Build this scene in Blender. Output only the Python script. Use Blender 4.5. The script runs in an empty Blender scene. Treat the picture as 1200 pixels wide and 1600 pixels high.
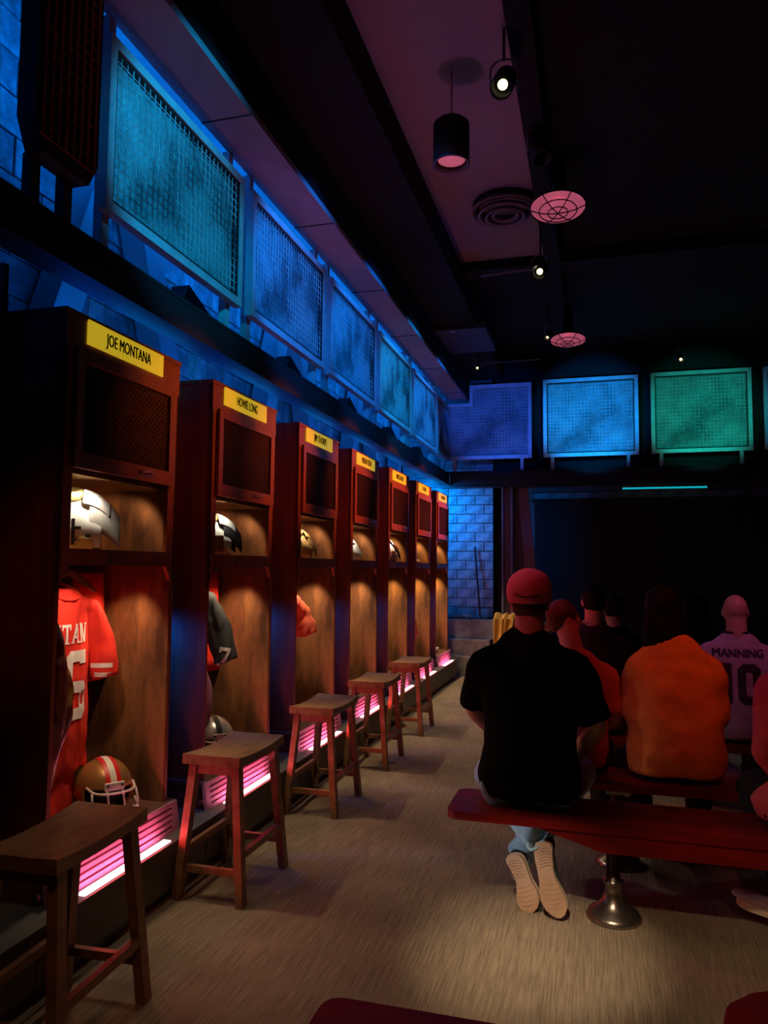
import bpy, bmesh, math, random
from mathutils import Vector, Matrix, noise
from mathutils.bvhtree import BVHTree
random.seed(7)
PI = math.pi
sc = bpy.context.scene
C = sc.collection

# ---------------------------------------------------------------- camera
def cam_matrix(yaw, pitch, roll, loc):
    f = Vector((math.sin(yaw)*math.cos(pitch), math.cos(yaw)*math.cos(pitch), math.sin(pitch)))
    r0 = Vector((math.cos(yaw), -math.sin(yaw), 0)); u0 = r0.cross(f)
    r = r0*math.cos(roll) + u0*math.sin(roll); u = -r0*math.sin(roll) + u0*math.cos(roll)
    m = Matrix(((r.x, u.x, -f.x), (r.y, u.y, -f.y), (r.z, u.z, -f.z))).to_4x4()
    m.translation = loc
    return m
cd = bpy.data.cameras.new('camera'); cam = bpy.data.objects.new('camera', cd); C.objects.link(cam)
cd.sensor_fit = 'HORIZONTAL'; cd.sensor_width = 36; cd.lens = 36*1174/1200; cd.clip_start = .05; cd.clip_end = 60
cam.matrix_world = cam_matrix(-.274, .0743, .00913, Vector((0, 0, 1.5)))
sc.camera = cam

# ---------------------------------------------------------------- world, exposure
w = bpy.data.worlds.new('world'); sc.world = w; w.use_nodes = True
w.node_tree.nodes['Background'].inputs[0].default_value = (.25, .5, .55, 1)
w.node_tree.nodes['Background'].inputs[1].default_value = .004
sc.view_settings.view_transform = 'Standard'; sc.view_settings.look = 'None'
sc.view_settings.exposure = 0.0; sc.view_settings.gamma = 1; sc.view_settings.use_curve_mapping = False

# ---------------------------------------------------------------- lamps of the room and added fill lamps
def aim(o, loc, tgt):
    o.location = loc; o.rotation_euler = (Vector(tgt) - Vector(loc)).to_track_quat('-Z', 'Y').to_euler()
def spot(loc, tgt, col, power, deg, blend=.5, r=.04):
    l = bpy.data.lights.new('spot_lamp', 'SPOT'); l.color = col; l.energy = power
    l.spot_size = math.radians(deg); l.spot_blend = blend; l.shadow_soft_size = r
    o = bpy.data.objects.new('spot_lamp', l); C.objects.link(o); aim(o, loc, tgt); return o
def area(loc, tgt, col, power, sx, sy):
    l = bpy.data.lights.new('area_lamp', 'AREA'); l.color = col; l.energy = power
    l.shape = 'RECTANGLE'; l.size = sx; l.size_y = sy
    o = bpy.data.objects.new('area_lamp', l); C.objects.link(o); aim(o, loc, tgt); return o
WARM = (1, .60, .28); RED = (1, .05, .03); BLUE = (.0, .22, 1); AZURE = (0, .42, 1)
LY = [2.43, 3.60, 4.83, 6.01, 7.21, 8.38, 9.54]          # near side of each locker
LW, LX, LXB, LT = .83, -1.98, -2.50, 2.51                 # locker width, front, back, top
# floor pool by the near bench, from a ceiling spot on the left
spot((-.55, -.2, 4.15), (-.25, 3.10, 0), (1, .76, .52), 1000, 12.5, 1, .04)
spot((.1, -.3, 4.15), (.55, 3.20, 0), (1, .70, .42), 210, 15, 1, .05)
spot((.9, 1.0, 2.0), (.72, 3.50, .06), (1, .82, .66), 14, 9, .8, .03)
spot((-1.85, 5.6, 1.3), (.5, 5.35, 0), (1, .78, .52), 34, 34, 1, .04)  # unseen low lamp added for the floor seen between the benches
spot((-.2, .3, 2.9), (.42, 1.62, .6), (1, .12, .06), 4.5, 14, .9, .05)  # unseen red lamp added to brighten the bag
spot((-1.5, 4.5, 2.1), (0, 5.2, 1.22), (1, .03, .02), 26, 8, .9, .05)  # unseen red lamp added for the brown-shirted person's neck
# wash over the aisle, the stools and the plinth from the soffit
for y, e in ((2.0, 20), (3.1, 26), (4.4, 28), (5.7, 34), (7.2, 48), (9.0, 60)):
    spot((-1.70, y, 3.9), (-1.28, y + .15, 0), (1, .84, .62), e, 34, .7, .04)
spot((-.5, 6.4, 4.15), (-.8, 7.4, 0), (1, .78, .52), 70, 40, 1, .06)
spot((-1.80, 2.72, .33), (-.36, 3.47, .27), (.86, .95, 1), 30, 15, .9, .02)      # unseen lamp added low by the plinth to light the jeans
spot((.2, .4, 4.1), (-.9, 2.0, 0), (1, .36, .14), 52, 40, 1, .08)
spot((-.2, .2, 3.0), (-2.12, 2.43, 1.4), (1, .16, .05), 15, 17, 1, .08)  # unseen red lamp added to tint the nearest locker's side
# red stage wash on the locker fronts and the people
for y, e in ((3.5, 75), (4.7, 170), (6.1, 230), (7.5, 290), (8.9, 330), (9.9, 330)):
    spot((.5, min(y + 1.5, 10.3), 3.3), (-2.0, y - .1, 2.2), (1, .15, .02), e*2.6, 21, 1, .05)
spot((-1.0, 1.9, 4.0), (-.3, 3.5, 1.38), (1, .05, .07), 46, 9, .9, .06)
spot((-1.6, 4.0, 3.6), (-.3, 3.55, 1.44), (1, .22, .34), 40, 12, .9, .06)
spot((.9, 2.2, 4.1), (.40, 4.35, .85), (1, .13, .03), 130, 15, .9, .08)
spot((1.6, 3.4, 4.1), (.85, 5.2, 1.15), (1, .16, .42), 90, 16, .9, .08)
spot((.6, 1.5, 4.1), (.92, 3.5, 1.0), (1, .10, .14), 60, 12, .8, .08)
spot((.4, 3.2, 4.1), (-.15, 4.4, 1.2), (1, .04, .02), 60, 14, .8, .08)
spot((-1.2, 3.9, 2.0), (-.16, 4.3, 1.2), (1, .03, .02), 10, 14, .8, .05)
spot((.2, .9, 1.6), (.6, 3.36, .38), (1, .08, .05), 8, 34, .9, .1)
# purple wash up onto ceiling panel and soffit (bounce of the show lights)
spot((-1.15, 4.35, .9), (-.85, 4.6, 4.6), (.80, .20, .60), 46, 62, 1, .10)
spot((-.9, 6.5, 1.5), (-1.0, 2.9, 4.6), (.75, .12, .95), 7, 30, 1, .1)
spot((-1.2, 9.0, 2.2), (-1.22, 6.6, 4.6), (.16, .05, 1), 22, 16, 1, .1)
for y in (2.2, 4.2, 6.2, 8.2):
    spot((-.8, y + .2, 2.3), (-1.9, y + .9, 3.95), (1, .26, .58), 2.2, 58, 1, .1)
# blue light between the screens and the block wall
spot((-2.15, 1.9, 3.85), (-2.78, 2.0, 3.5), (.0, .20, 1), 26, 95, 1, .05)
for y in (3.4, 4.6, 5.8, 7.0, 8.2, 9.4, 10.4):
    area((-2.2, y, 3.9), (-2.75, y, 4.0), (.0, .19, 1), 15, .9, .06)
    area((-2.22, y, 2.56), (-2.62, y, 3.5), (.0, .22, 1), 2.6, .7, .06)
for y in (2.0, 3.2, 4.4, 5.6, 6.8, 8.0, 9.2, 10.4):
    area((-2.34, y - .18, 2.53), (-2.25, y - .18, 3.4), (.0, .10, 1), .9, .35, .1)
for y in LY[1:]:
    spot((-2.46, y - .20, 1.20), (-2.22, y, 1.0), (0, .11, 1), 17, 85, 1, .05)
# coloured lamps on the mesh screens
for y, c, e in ((3.31, (0, .33, .72), 1.1), (4.73, (0, .21, 1), 1.25), (6.15, (0, .20, 1), 1.2), (7.57, (0, .33, 1), 1.2), (8.99, (0, .23, 1), 1.3)):
    spot((-.30, y - .9, 4.05), (-2.0, y - .03, 3.40), c, e*250, 40, .6, .05)
for x, c, e in ((-1.35, (0, .12, 1), 1), (-.05, (0, .30, 1), 2.6), (1.38, (0, .60, .44), 1.2), (2.75, (0, .4, .6), .5)):
    spot((x - .1, 7.6, 3.2), (x, 10.6, 3.62), c, e*200, 31, .5, .05)
    spot((x + .2, 7.6, 2.9), (x + .1, 10.6, 3.45), c, e*60, 26, .8, .05)
# far corner: blue wash on the block pier, purple on the posts
area((-2.3, 10.35, 2.62), (-2.2, 11.0, 1.4), (.0, .24, 1), 44, .3, .12)
spot((-.4, 9.0, 3.4), (-.92, 10.8, 2.0), (0, .10, 1), 22, 12, 1, .05)
spot((.6, 7.5, 3.8), (-1.3, 10.9, 1.9), (1, .22, .62), 26, 24, 1, .1)
spot((-.9, 8.6, 4.1), (-1.5, 10.8, .3), (1, .7, .45), 50, 16, 1, .08)
spot((-.2, 7.2, 4.1), (-.92, 8.55, .85), (1, .62, .2), 60, 10, .8, .05)

# ---------------------------------------------------------------- materials
MATS = {}
def mat(name, col, rough=.6, metal=0, spec=.5, emit=None, es=0, grain=None, bump=None, coat=0, sss=0):
    if name in MATS: return MATS[name]
    m = bpy.data.materials.new(name); m.use_nodes = True; nt = m.node_tree; b = nt.nodes['Principled BSDF']
    b.inputs['Base Color'].default_value = (*col, 1); b.inputs['Roughness'].default_value = rough
    b.inputs['Metallic'].default_value = metal; b.inputs['Specular IOR Level'].default_value = spec
    if coat: b.inputs['Coat Weight'].default_value = coat
    if emit: b.inputs['Emission Color'].default_value = (*emit, 1); b.inputs['Emission Strength'].default_value = es
    tc = nt.nodes.new('ShaderNodeTexCoord')
    if grain:                                    # grain = (col2, (sx,sy,sz), scale, detail, lo, hi)
        c2, s, scl, det, lo, hi = grain
        mp = nt.nodes.new('ShaderNodeMapping'); mp.inputs['Scale'].default_value = s
        n = nt.nodes.new('ShaderNodeTexNoise'); n.inputs['Scale'].default_value = scl; n.inputs['Detail'].default_value = det
        n.inputs['Roughness'].default_value = .65
        r = nt.nodes.new('ShaderNodeMapRange'); r.inputs[1].default_value = lo; r.inputs[2].default_value = hi
        mx = nt.nodes.new('ShaderNodeMix'); mx.data_type = 'RGBA'
        mx.inputs[6].default_value = (*col, 1); mx.inputs[7].default_value = (*c2, 1)
        nt.links.new(tc.outputs['Object'], mp.inputs[0]); nt.links.new(mp.outputs[0], n.inputs[0])
        nt.links.new(n.outputs[0], r.inputs[0]); nt.links.new(r.outputs[0], mx.inputs[0])
        nt.links.new(mx.outputs[2], b.inputs['Base Color'])
    if bump:                                     # (scale, (sx,sy,sz), strength, distance)
        scl, s, st, di = bump
        mp = nt.nodes.new('ShaderNodeMapping'); mp.inputs['Scale'].default_value = s
        n = nt.nodes.new('ShaderNodeTexNoise'); n.inputs['Scale'].default_value = scl; n.inputs['Detail'].default_value = 6
        bp = nt.nodes.new('ShaderNodeBump'); bp.inputs['Strength'].default_value = st; bp.inputs['Distance'].default_value = di
        nt.links.new(tc.outputs['Object'], mp.inputs[0]); nt.links.new(mp.outputs[0], n.inputs[0])
        nt.links.new(n.outputs[0], bp.inputs['Height']); nt.links.new(bp.outputs[0], b.inputs['Normal'])
    MATS[name] = m; return m
WOOD = mat('locker_wood', (.38, .10, .035), .42, grain=((.12, .030, .012), (1, 1, .12), 14, 5, .35, .75), bump=(60, (1, 1, .1), .15, .002), coat=.15)
WOODIN = mat('locker_inner_wood', (.34, .145, .055), .5, grain=((.055, .022, .011), (1, 1, .25), 4.5, 10, .38, .64), bump=(30, (1, 1, .2), .2, .002))
STOOLW = mat('stool_wood', (.36, .19, .085), .45, grain=((.12, .055, .026), (1, .25, 1), 16, 6, .35, .75), bump=(80, (1, .2, 1), .12, .001), coat=.1)
BLACK = mat('black_paint', (.006, .007, .008), .6, bump=(50, (1, 1, 1), .1, .001))
CEIL = mat('black_ceiling', (.002, .0025, .003), .9, grain=((.004, .0045, .005), (1, 1, 1), 3, 4, .3, .7))
PANELC = mat('ceiling_plaster', (.30, .26, .27), .9, bump=(160, (1, 1, 1), .2, .002))
STEEL = mat('dark_steel', (.016, .016, .021), .6, .1, grain=((.010, .010, .013), (1, 1, 1), 6, 5, .3, .7), bump=(35, (1, 1, 1), .15, .002))
FRAME = mat('screen_frame_metal', (.58, .60, .62), .45, .1, grain=((.40, .42, .44), (1, 1, 1), 9, 4, .3, .7))
WIRE = mat('screen_wire', (.62, .66, .68), .5, .2, grain=((.10, .11, .13), (1, 1, 1), 3.2, 5, .46, .62))
CLOTH = mat('screen_backing', (.34, .40, .42), .85, grain=((.09, .12, .135), (1, 1, 1), 2.6, 6, .36, .66), bump=(70, (1, 1, 1), .6, .006))
WOODP = mat('aframe_paint', (.33, .36, .40), .6, grain=((.22, .25, .28), (1, 1, .3), 6, 4, .3, .7))
BLOCK = mat('wall_block', (.38, .40, .42), .85, grain=((.12, .13, .15), (1, 1, 1), 4, 9, .40, .62), bump=(16, (1, 1, 1), .9, .02))
MORTAR = mat('mortar', (.12, .13, .14), .95, bump=(60, (1, 1, 1), .4, .004))
FLOOR = None
BENCH = mat('bench_red_paint', (.26, .008, .006), .5, spec=.22, grain=((.10, .004, .004), (.3, 1, 1), 7, 6, .35, .7), bump=(30, (.2, 1, 1), .1, .002))
PED = mat('pedestal_metal', (.36, .31, .26), .28, .9, grain=((.20, .16, .13), (1, 1, 1), 9, 5, .3, .7), bump=(25, (1, 1, 1), .25, .002))
PINK = mat('light_strip_glow', (1, .8, .9), .5, emit=(1, .55, .68), es=3.2)
VENT = mat('vent_panel_paint', (.62, .34, .40), .5, grain=((.48, .24, .30), (1, 1, 1), 12, 4, .3, .7))
PLINTH = mat('plinth_paint', (.12, .115, .10), .55, bump=(40, (1, 1, 1), .15, .002))
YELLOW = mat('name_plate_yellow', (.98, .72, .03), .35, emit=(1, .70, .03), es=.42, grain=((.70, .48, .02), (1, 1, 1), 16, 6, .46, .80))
INK = mat('black_ink', (.006, .005, .005), .6)
WHITEINK = mat('white_print', (.86, .82, .78), .6)
CHROME = mat('handle_metal', (.55, .45, .42), .3, .9)
SKIN = mat('skin', (.62, .36, .26), .5, bump=(90, (1, 1, 1), .08, .001))

# stripes of the ribbed floor run along the room
def floor_mat():
    m = bpy.data.materials.new('ribbed_floor'); m.use_nodes = True; nt = m.node_tree; b = nt.nodes['Principled BSDF']
    L = nt.links.new
    tc = nt.nodes.new('ShaderNodeTexCoord')
    mp = nt.nodes.new('ShaderNodeMapping'); mp.inputs['Scale'].default_value = (95, 2.6, 1)
    n1 = nt.nodes.new('ShaderNodeTexNoise'); n1.inputs['Scale'].default_value = 1.6; n1.inputs['Detail'].default_value = 5; n1.inputs['Roughness'].default_value = .7
    n2 = nt.nodes.new('ShaderNodeTexNoise'); n2.inputs['Scale'].default_value = 2.2; n2.inputs['Detail'].default_value = 8
    n3 = nt.nodes.new('ShaderNodeTexNoise'); n3.inputs['Scale'].default_value = 170; n3.inputs['Detail'].default_value = 3
    L(tc.outputs['Object'], mp.inputs[0]); L(mp.outputs[0], n1.inputs[0]); L(tc.outputs['Object'], n2.inputs[0]); L(tc.outputs['Object'], n3.inputs[0])
    a = nt.nodes.new('ShaderNodeMix'); a.data_type = 'RGBA'; a.inputs[6].default_value = (.18, .135, .088, 1); a.inputs[7].default_value = (.54, .43, .285, 1)
    r = nt.nodes.new('ShaderNodeMapRange'); r.inputs[1].default_value = .3; r.inputs[2].default_value = .7
    L(n1.outputs[0], r.inputs[0]); L(r.outputs[0], a.inputs[0])
    c = nt.nodes.new('ShaderNodeMix'); c.data_type = 'RGBA'; c.blend_type = 'MULTIPLY'; c.inputs[0].default_value = 1
    r2 = nt.nodes.new('ShaderNodeMapRange'); r2.inputs[1].default_value = .3; r2.inputs[2].default_value = .7; r2.inputs[3].default_value = .72; r2.inputs[4].default_value = 1.1
    L(n2.outputs[0], r2.inputs[0]); L(a.outputs[2], c.inputs[6]); L(r2.outputs[0], c.inputs[7]); L(c.outputs[2], b.inputs['Base Color'])
    ad = nt.nodes.new('ShaderNodeMath'); ad.operation = 'ADD'; L(n1.outputs[0], ad.inputs[0])
    h = nt.nodes.new('ShaderNodeMath'); h.operation = 'MULTIPLY'; h.inputs[1].default_value = .5; L(n3.outputs[0], h.inputs[0]); L(h.outputs[0], ad.inputs[1])
    bp = nt.nodes.new('ShaderNodeBump'); bp.inputs['Strength'].default_value = .9; bp.inputs['Distance'].default_value = .009
    L(ad.outputs[0], bp.inputs['Height']); L(bp.outputs[0], b.inputs['Normal']); b.inputs['Roughness'].default_value = .75
    return m
FLOOR = floor_mat()

# ---------------------------------------------------------------- mesh helpers
class MB:
    def __init__(s): s.v = []; s.f = []
    def add(s, vs, fs):
        n = len(s.v); s.v += [tuple(v) for v in vs]; s.f += [tuple(i + n for i in f) for f in fs]; return s
    def box(s, a, b, M=None):
        (x0, y0, z0), (x1, y1, z1) = a, b
        vs = [Vector(p) for p in ((x0,y0,z0),(x1,y0,z0),(x1,y1,z0),(x0,y1,z0),(x0,y0,z1),(x1,y0,z1),(x1,y1,z1),(x0,y1,z1))]
        if M is not None: vs = [M @ v for v in vs]
        return s.add(vs, [(0,3,2,1),(4,5,6,7),(0,1,5,4),(1,2,6,5),(2,3,7,6),(3,0,4,7)])
    def prism(s, pts, axis, a, b):              # polygon pts (u,v) extruded along axis from a to b
        def P(u, v, t): return {0: (t, u, v), 1: (u, t, v), 2: (u, v, t)}[axis]
        n = len(pts); vs = [P(u, v, a) for u, v in pts] + [P(u, v, b) for u, v in pts]
        fs = [tuple(range(n))[::-1], tuple(range(n, 2*n))] + [(i, (i+1) % n, n + (i+1) % n, n + i) for i in range(n)]
        return s.add(vs, fs)
    def beam(s, p, q, w, h, up=(0, 0, 1)):
        p, q = Vector(p), Vector(q); d = (q-p).normalized(); u = Vector(up)
        x = d.cross(u)
        if x.length < 1e-4: x = d.cross(Vector((1, 0, 0)))
        x.normalize(); y = x.cross(d).normalized()
        vs = [c + x*sx*w/2 + y*sy*h/2 for c in (p, q) for sx, sy in ((-1,-1),(1,-1),(1,1),(-1,1))]
        return s.add(vs, [(0,1,2,3),(7,6,5,4),(0,4,5,1),(1,5,6,2),(2,6,7,3),(3,7,4,0)])
    def tube(s, pts, rad, n=12, side=None, cap=True, sub=4, close=False):
        P = [Vector(p) for p in pts]; R = [(r, r) if not isinstance(r, (tuple, list)) else tuple(r) for r in rad]
        if sub > 1 and len(P) > 2:
            P2, R2 = [], []; m = len(P)
            for i in range(m if close else m-1):
                if close: p0, p1, p2, p3 = P[i-1], P[i], P[(i+1) % m], P[(i+2) % m]; r1, r2 = R[i], R[(i+1) % m]
                else: p0, p1, p2, p3 = P[max(i-1, 0)], P[i], P[i+1], P[min(i+2, m-1)]; r1, r2 = R[i], R[i+1]
                for k in range(sub):
                    t = k/sub
                    P2.append(.5*((2*p1) + (-p0+p2)*t + (2*p0-5*p1+4*p2-p3)*t*t + (-p0+3*p1-3*p2+p3)*t**3))
                    e = t*t*(3-2*t); R2.append((r1[0]+(r2[0]-r1[0])*e, r1[1]+(r2[1]-r1[1])*e))
            if not close: P2.append(P[-1]); R2.append(R[-1])
            P, R = P2, R2
        m = len(P); vs = []; fs = []; prev = None
        for i in range(m):
            if close: t = (P[(i+1) % m]-P[i-1])
            else: t = P[min(i+1, m-1)]-P[max(i-1, 0)]
            t.normalize()
            if side is not None: x = Vector(side) - t*Vector(side).dot(t)
            elif prev is None:
                x = t.cross(Vector((0, 0, 1)))
                if x.length < .1: x = t.cross(Vector((0, 1, 0)))
            else: x = prev - t*prev.dot(t)
            x.normalize(); prev = x; y = t.cross(x)
            for k in range(n):
                a = 2*PI*k/n; vs.append(P[i] + x*math.cos(a)*R[i][0] + y*math.sin(a)*R[i][1])
        for i in range(m if close else m-1):
            j = (i+1) % m
            for k in range(n): fs.append((i*n+k, i*n+(k+1) % n, j*n+(k+1) % n, j*n+k))
        if cap and not close: fs += [tuple(range(n))[::-1], tuple(range((m-1)*n, m*n))]
        return s.add(vs, fs)
    def lathe(s, prof, c=(0, 0, 0), n=24, axis=2, close=False, cap=True):
        vs = []; fs = []; m = len(prof); c = Vector(c)
        for r, z in prof:
            for k in range(n):
                a = 2*PI*k/n; u, v = r*math.cos(a), r*math.sin(a)
                vs.append(c + Vector({2: (u, v, z), 0: (z, u, v), 1: (u, z, v)}[axis]))
        for i in range(m-1 + (1 if close else 0)):
            j = (i+1) % m
            for k in range(n): fs.append((i*n+k, i*n+(k+1) % n, j*n+(k+1) % n, j*n+k))
        if not close and cap:
            if prof[0][0] > 1e-5: fs.append(tuple(range(n))[::-1])
            if prof[-1][0] > 1e-5: fs.append(tuple(range((m-1)*n, m*n)))
        return s.add(vs, fs)
    def ball(s, c, r, n=14, rings=9, M=None):
        if not isinstance(r, (tuple, list)): r = (r, r, r)
        vs = []; fs = []
        for i in range(rings+1):
            th = PI*i/rings
            for k in range(n):
                a = 2*PI*k/n; v = Vector((math.sin(th)*math.cos(a)*r[0], math.sin(th)*math.sin(a)*r[1], math.cos(th)*r[2]))
                if M is not None: v = M @ v
                vs.append(Vector(c) + v)
        for i in range(rings):
            for k in range(n): fs.append((i*n+k, (i+1)*n+k, (i+1)*n+(k+1) % n, i*n+(k+1) % n))
        return s.add(vs, fs)
    def mesh(s, name, smooth=False, bevel=0, fix=True):
        me = bpy.data.meshes.new(name); me.from_pydata(s.v, [], s.f); me.update()
        bm = bmesh.new(); bm.from_mesh(me)
        if fix:
            bmesh.ops.remove_doubles(bm, verts=bm.verts, dist=1e-6); bmesh.ops.recalc_face_normals(bm, faces=bm.faces)
        if bevel: bmesh.ops.bevel(bm, geom=list(bm.edges), offset=bevel, segments=2, affect='EDGES', profile=.6)
        bm.to_mesh(me); bm.free()
        if smooth: me.polygons.foreach_set('use_smooth', [True]*len(me.polygons))
        return me
def put(name, me, m=None, parent=None, loc=None):
    if m is not None and not me.materials: me.materials.append(m)
    o = bpy.data.objects.new(name, me); C.objects.link(o)
    if parent is not None: o.parent = parent
    if loc is not None: o.location = loc
    return o
def part(name, mb, m, parent=None, smooth=False, bevel=0, loc=None):
    return put(name, mb.mesh(name, smooth, bevel), m, parent, loc)
def tag(o, label=None, cat=None, group=None, kind=None):
    if label: o['label'] = label
    if cat: o['category'] = cat
    if group: o['group'] = group
    if kind: o['kind'] = kind
    return o
def thing(name, label, cat, loc=(0, 0, 0), rz=0, group=None):
    o = bpy.data.objects.new(name, None); C.objects.link(o); o.location = loc; o.rotation_euler = (0, 0, rz); o.empty_display_size = .1
    return tag(o, label, cat, group)
def struct(name, mb, m, bevel=0): return tag(part(name, mb, m, None, False, bevel), kind='structure')
def copy_tree(o, parent=None):
    c = o.copy(); C.objects.link(c)
    if parent is not None: c.parent = parent
    for ch in list(o.children): copy_tree(ch, c)
    return c
def evalmesh(me, mods):
    o = bpy.data.objects.new('tmp', me); C.objects.link(o)
    for typ, kw in mods:
        md = o.modifiers.new('m', typ)
        for k, v in kw.items(): setattr(md, k, v)
    bpy.context.view_layer.update()
    dg = bpy.context.evaluated_depsgraph_get()
    r = bpy.data.meshes.new_from_object(o.evaluated_get(dg), depsgraph=dg)
    bpy.data.objects.remove(o); return r
def blob(mb, vox=.012, smooth=8, folds=0, fs=(9, 9, 9), seed=0, name='body'):
    me = mb.mesh(name)
    r = evalmesh(me, [('REMESH', dict(mode='VOXEL', voxel_size=vox)), ('SMOOTH', dict(factor=.5, iterations=smooth))])
    if folds:
        r.update(); nv = len(r.vertices); co = [0.0]*(nv*3); no = [0.0]*(nv*3)
        r.vertices.foreach_get('co', co); r.vertices.foreach_get('normal', no)
        for i in range(0, nv*3, 3):
            p = Vector((co[i]*fs[0]+seed*7.3, co[i+1]*fs[1], co[i+2]*fs[2]))
            d = noise.noise(p) + .5*noise.noise(p*2.1)
            d = folds*(abs(d)**.8)*(1 if d > 0 else -1)
            co[i] += no[i]*d; co[i+1] += no[i+1]*d; co[i+2] += no[i+2]*d
        r.vertices.foreach_set('co', co); r.update()
    r.name = name; r.polygons.foreach_set('use_smooth', [True]*len(r.polygons)); return r
def text_mesh(txt, size, bold=0.0, depth=.001, sx=1.0, shear=0, res=3):
    cu = bpy.data.curves.new('t', 'FONT'); cu.body = txt; cu.size = size; cu.offset = bold; cu.extrude = depth
    cu.align_x = 'CENTER'; cu.align_y = 'CENTER'; cu.shear = shear; cu.resolution_u = res
    o = bpy.data.objects.new('t', cu); C.objects.link(o); bpy.context.view_layer.update()
    dg = bpy.context.evaluated_depsgraph_get(); me = bpy.data.meshes.new_from_object(o.evaluated_get(dg), depsgraph=dg)
    bpy.data.objects.remove(o)
    for v in me.vertices: v.co.x *= sx
    me.materials.clear(); return me
def drape(me, M, target, off=.004, ray=Vector((0, 0, -1)), maxlen=.03):
    """lay flat lettering (xy plane, facing +z) onto target mesh: place with M, cast along ray"""
    bm = bmesh.new(); bm.from_mesh(me)
    for _ in range(3):
        es = [e for e in bm.edges if e.calc_length() > maxlen]
        if not es: break
        bmesh.ops.subdivide_edges(bm, edges=es, cuts=1)
    bmesh.ops.triangulate(bm, faces=bm.faces)
    bt = bmesh.new(); bt.from_mesh(target); bv = BVHTree.FromBMesh(bt)
    d = (M.to_3x3() @ ray).normalized(); kill = []
    for v in bm.verts:
        p = M @ v.co; h = bv.ray_cast(p, d)
        if h[0] is None: kill.append(v)
        else: v.co = h[0] - d*off
    bmesh.ops.delete(bm, geom=kill, context='VERTS')
    r = bpy.data.meshes.new('print'); bm.to_mesh(r); bm.free(); bt.free(); return r
def strokes(glyph, W, H, t, serif=0):
    """block glyph from rectangles/diagonals, xy plane centred"""
    mb = MB()
    def rect(x0, y0, x1, y1): mb.add([(x0,y0,0),(x1,y0,0),(x1,y1,0),(x0,y1,0)], [(0,1,2,3)])
    def diag(x0, y0, x1, y1, ww): mb.add([(x0,y0,0),(x0+ww,y0,0),(x1+ww,y1,0),(x1,y1,0)], [(0,1,2,3)])
    def sf(x, y, ww=None): ww = ww or t*1.9; rect(x-ww/2, y, x+ww/2, y+t*.55)
    if glyph == 'N':
        rect(0, 0, t, H); rect(W-t, 0, W, H); diag(0, H, W-t*1.15, 0, t*1.15)
        if serif: sf(t/2, 0); sf(t/2-.0, H-t*.55); sf(W-t/2, H-t*.55)
    if glyph == 'T':
        rect(0, H-t, W, H); rect(W/2-t/2, 0, W/2+t/2, H)
        if serif: rect(0, H-t*2, t*.5, H); rect(W-t*.5, H-t*2, W, H); sf(W/2, 0, t*2.6)
    if glyph == 'A':
        diag(0, 0, W/2-t*.5, H, t); diag(W-t, 0, W/2-t*.5, H, t); rect(W*.25, H*.25, W*.75, H*.25+t*.8)
        if serif: sf(t/2, 0); sf(W-t/2, 0)
    if glyph == 'M':
        rect(0, 0, t, H); rect(W-t, 0, W, H); diag(0, H, W/2-t/2, H*.25, t); diag(W-t, H, W/2-t/2, H*.25, t)
        if serif: sf(t/2, 0); sf(W-t/2, 0)
    if glyph == 'O':
        c = t*.8; rect(0, c, t, H-c); rect(W-t, c, W, H-c); rect(c, 0, W-c, t); rect(c, H-t, W-c, H)
        for (x, y, a, b) in ((0, c, c, 0), (W-c, 0, W, c)): mb.add([(x, y, 0), (a, b, 0), (a if a else t, max(b, t), 0), (t if x == 0 else W-t, max(y, t), 0)], [(0,1,2,3)])
    if glyph == '6':
        c = t*.6; mb.add([(0,c,0),(t,t,0),(t,H-t,0),(0,H-c,0)], [(0,1,2,3)]); mb.add([(0,H-c,0),(t,H-t,0),(W,H-t,0),(W,H,0),(c,H,0)], [(0,1,2,3,4)])
        mb.add([(0,c,0),(c,0,0),(W-c,0,0),(W,c,0),(W-t,t,0),(t,t,0)], [(0,1,2,3,4,5)]); mb.add([(W,c,0),(W,H*.55-c,0),(W-t,H*.55-t,0),(W-t,t,0)], [(0,1,2,3)])
        mb.add([(t,H*.55-t,0),(W-t,H*.55-t,0),(W,H*.55-c,0),(W-c,H*.55,0),(t,H*.55,0)], [(0,1,2,3,4)]); rect(W-t, H*.80, W, H-t)
    if glyph == '1':
        rect(W/2-t/2, 0, W/2+t/2, H); mb.add([(W/2-t/2,H,0),(W/2-t*1.3,H*.86,0),(W/2-t*1.3,H*.72,0),(W/2-t/2,H*.80,0)], [(0,1,2,3)])
    if glyph == '0':
        c = t*.7
        ou = [(c,0),(W-c,0),(W,c),(W,H-c),(W-c,H),(c,H),(0,H-c),(0,c)]; i = t; d = c*.35
        inn = [(i+d,i),(W-i-d,i),(W-i,i+d),(W-i,H-i-d),(W-i-d,H-i),(i+d,H-i),(i,H-i-d),(i,i+d)]
        mb.add([(x,y,0) for x,y in ou+inn], [(k,(k+1)%8,8+(k+1)%8,8+k) for k in range(8)])
    if glyph == '7':
        rect(0, H-t, W, H); diag(W*.15, 0, W-t, H-t, t); rect(0, H-t*1.7, t*.6, H-t); rect(W*.02, 0, W*.15+t*1.5, t*.6)
    for i, v in enumerate(mb.v): mb.v[i] = (v[0]-W/2, v[1]-H/2, 0)
    me = bpy.data.meshes.new('g'); me.from_pydata(mb.v, [], mb.f); return me
def shiftmesh(me, dx, dy=0, shear=0):
    for v in me.vertices: v.co.x += dx + shear*v.co.y; v.co.y += dy
    return me
def joinmesh(mes):
    bm = bmesh.new()
    for m in mes: bm.from_mesh(m)
    r = bpy.data.meshes.new('j'); bm.to_mesh(r); bm.free(); return r

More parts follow.
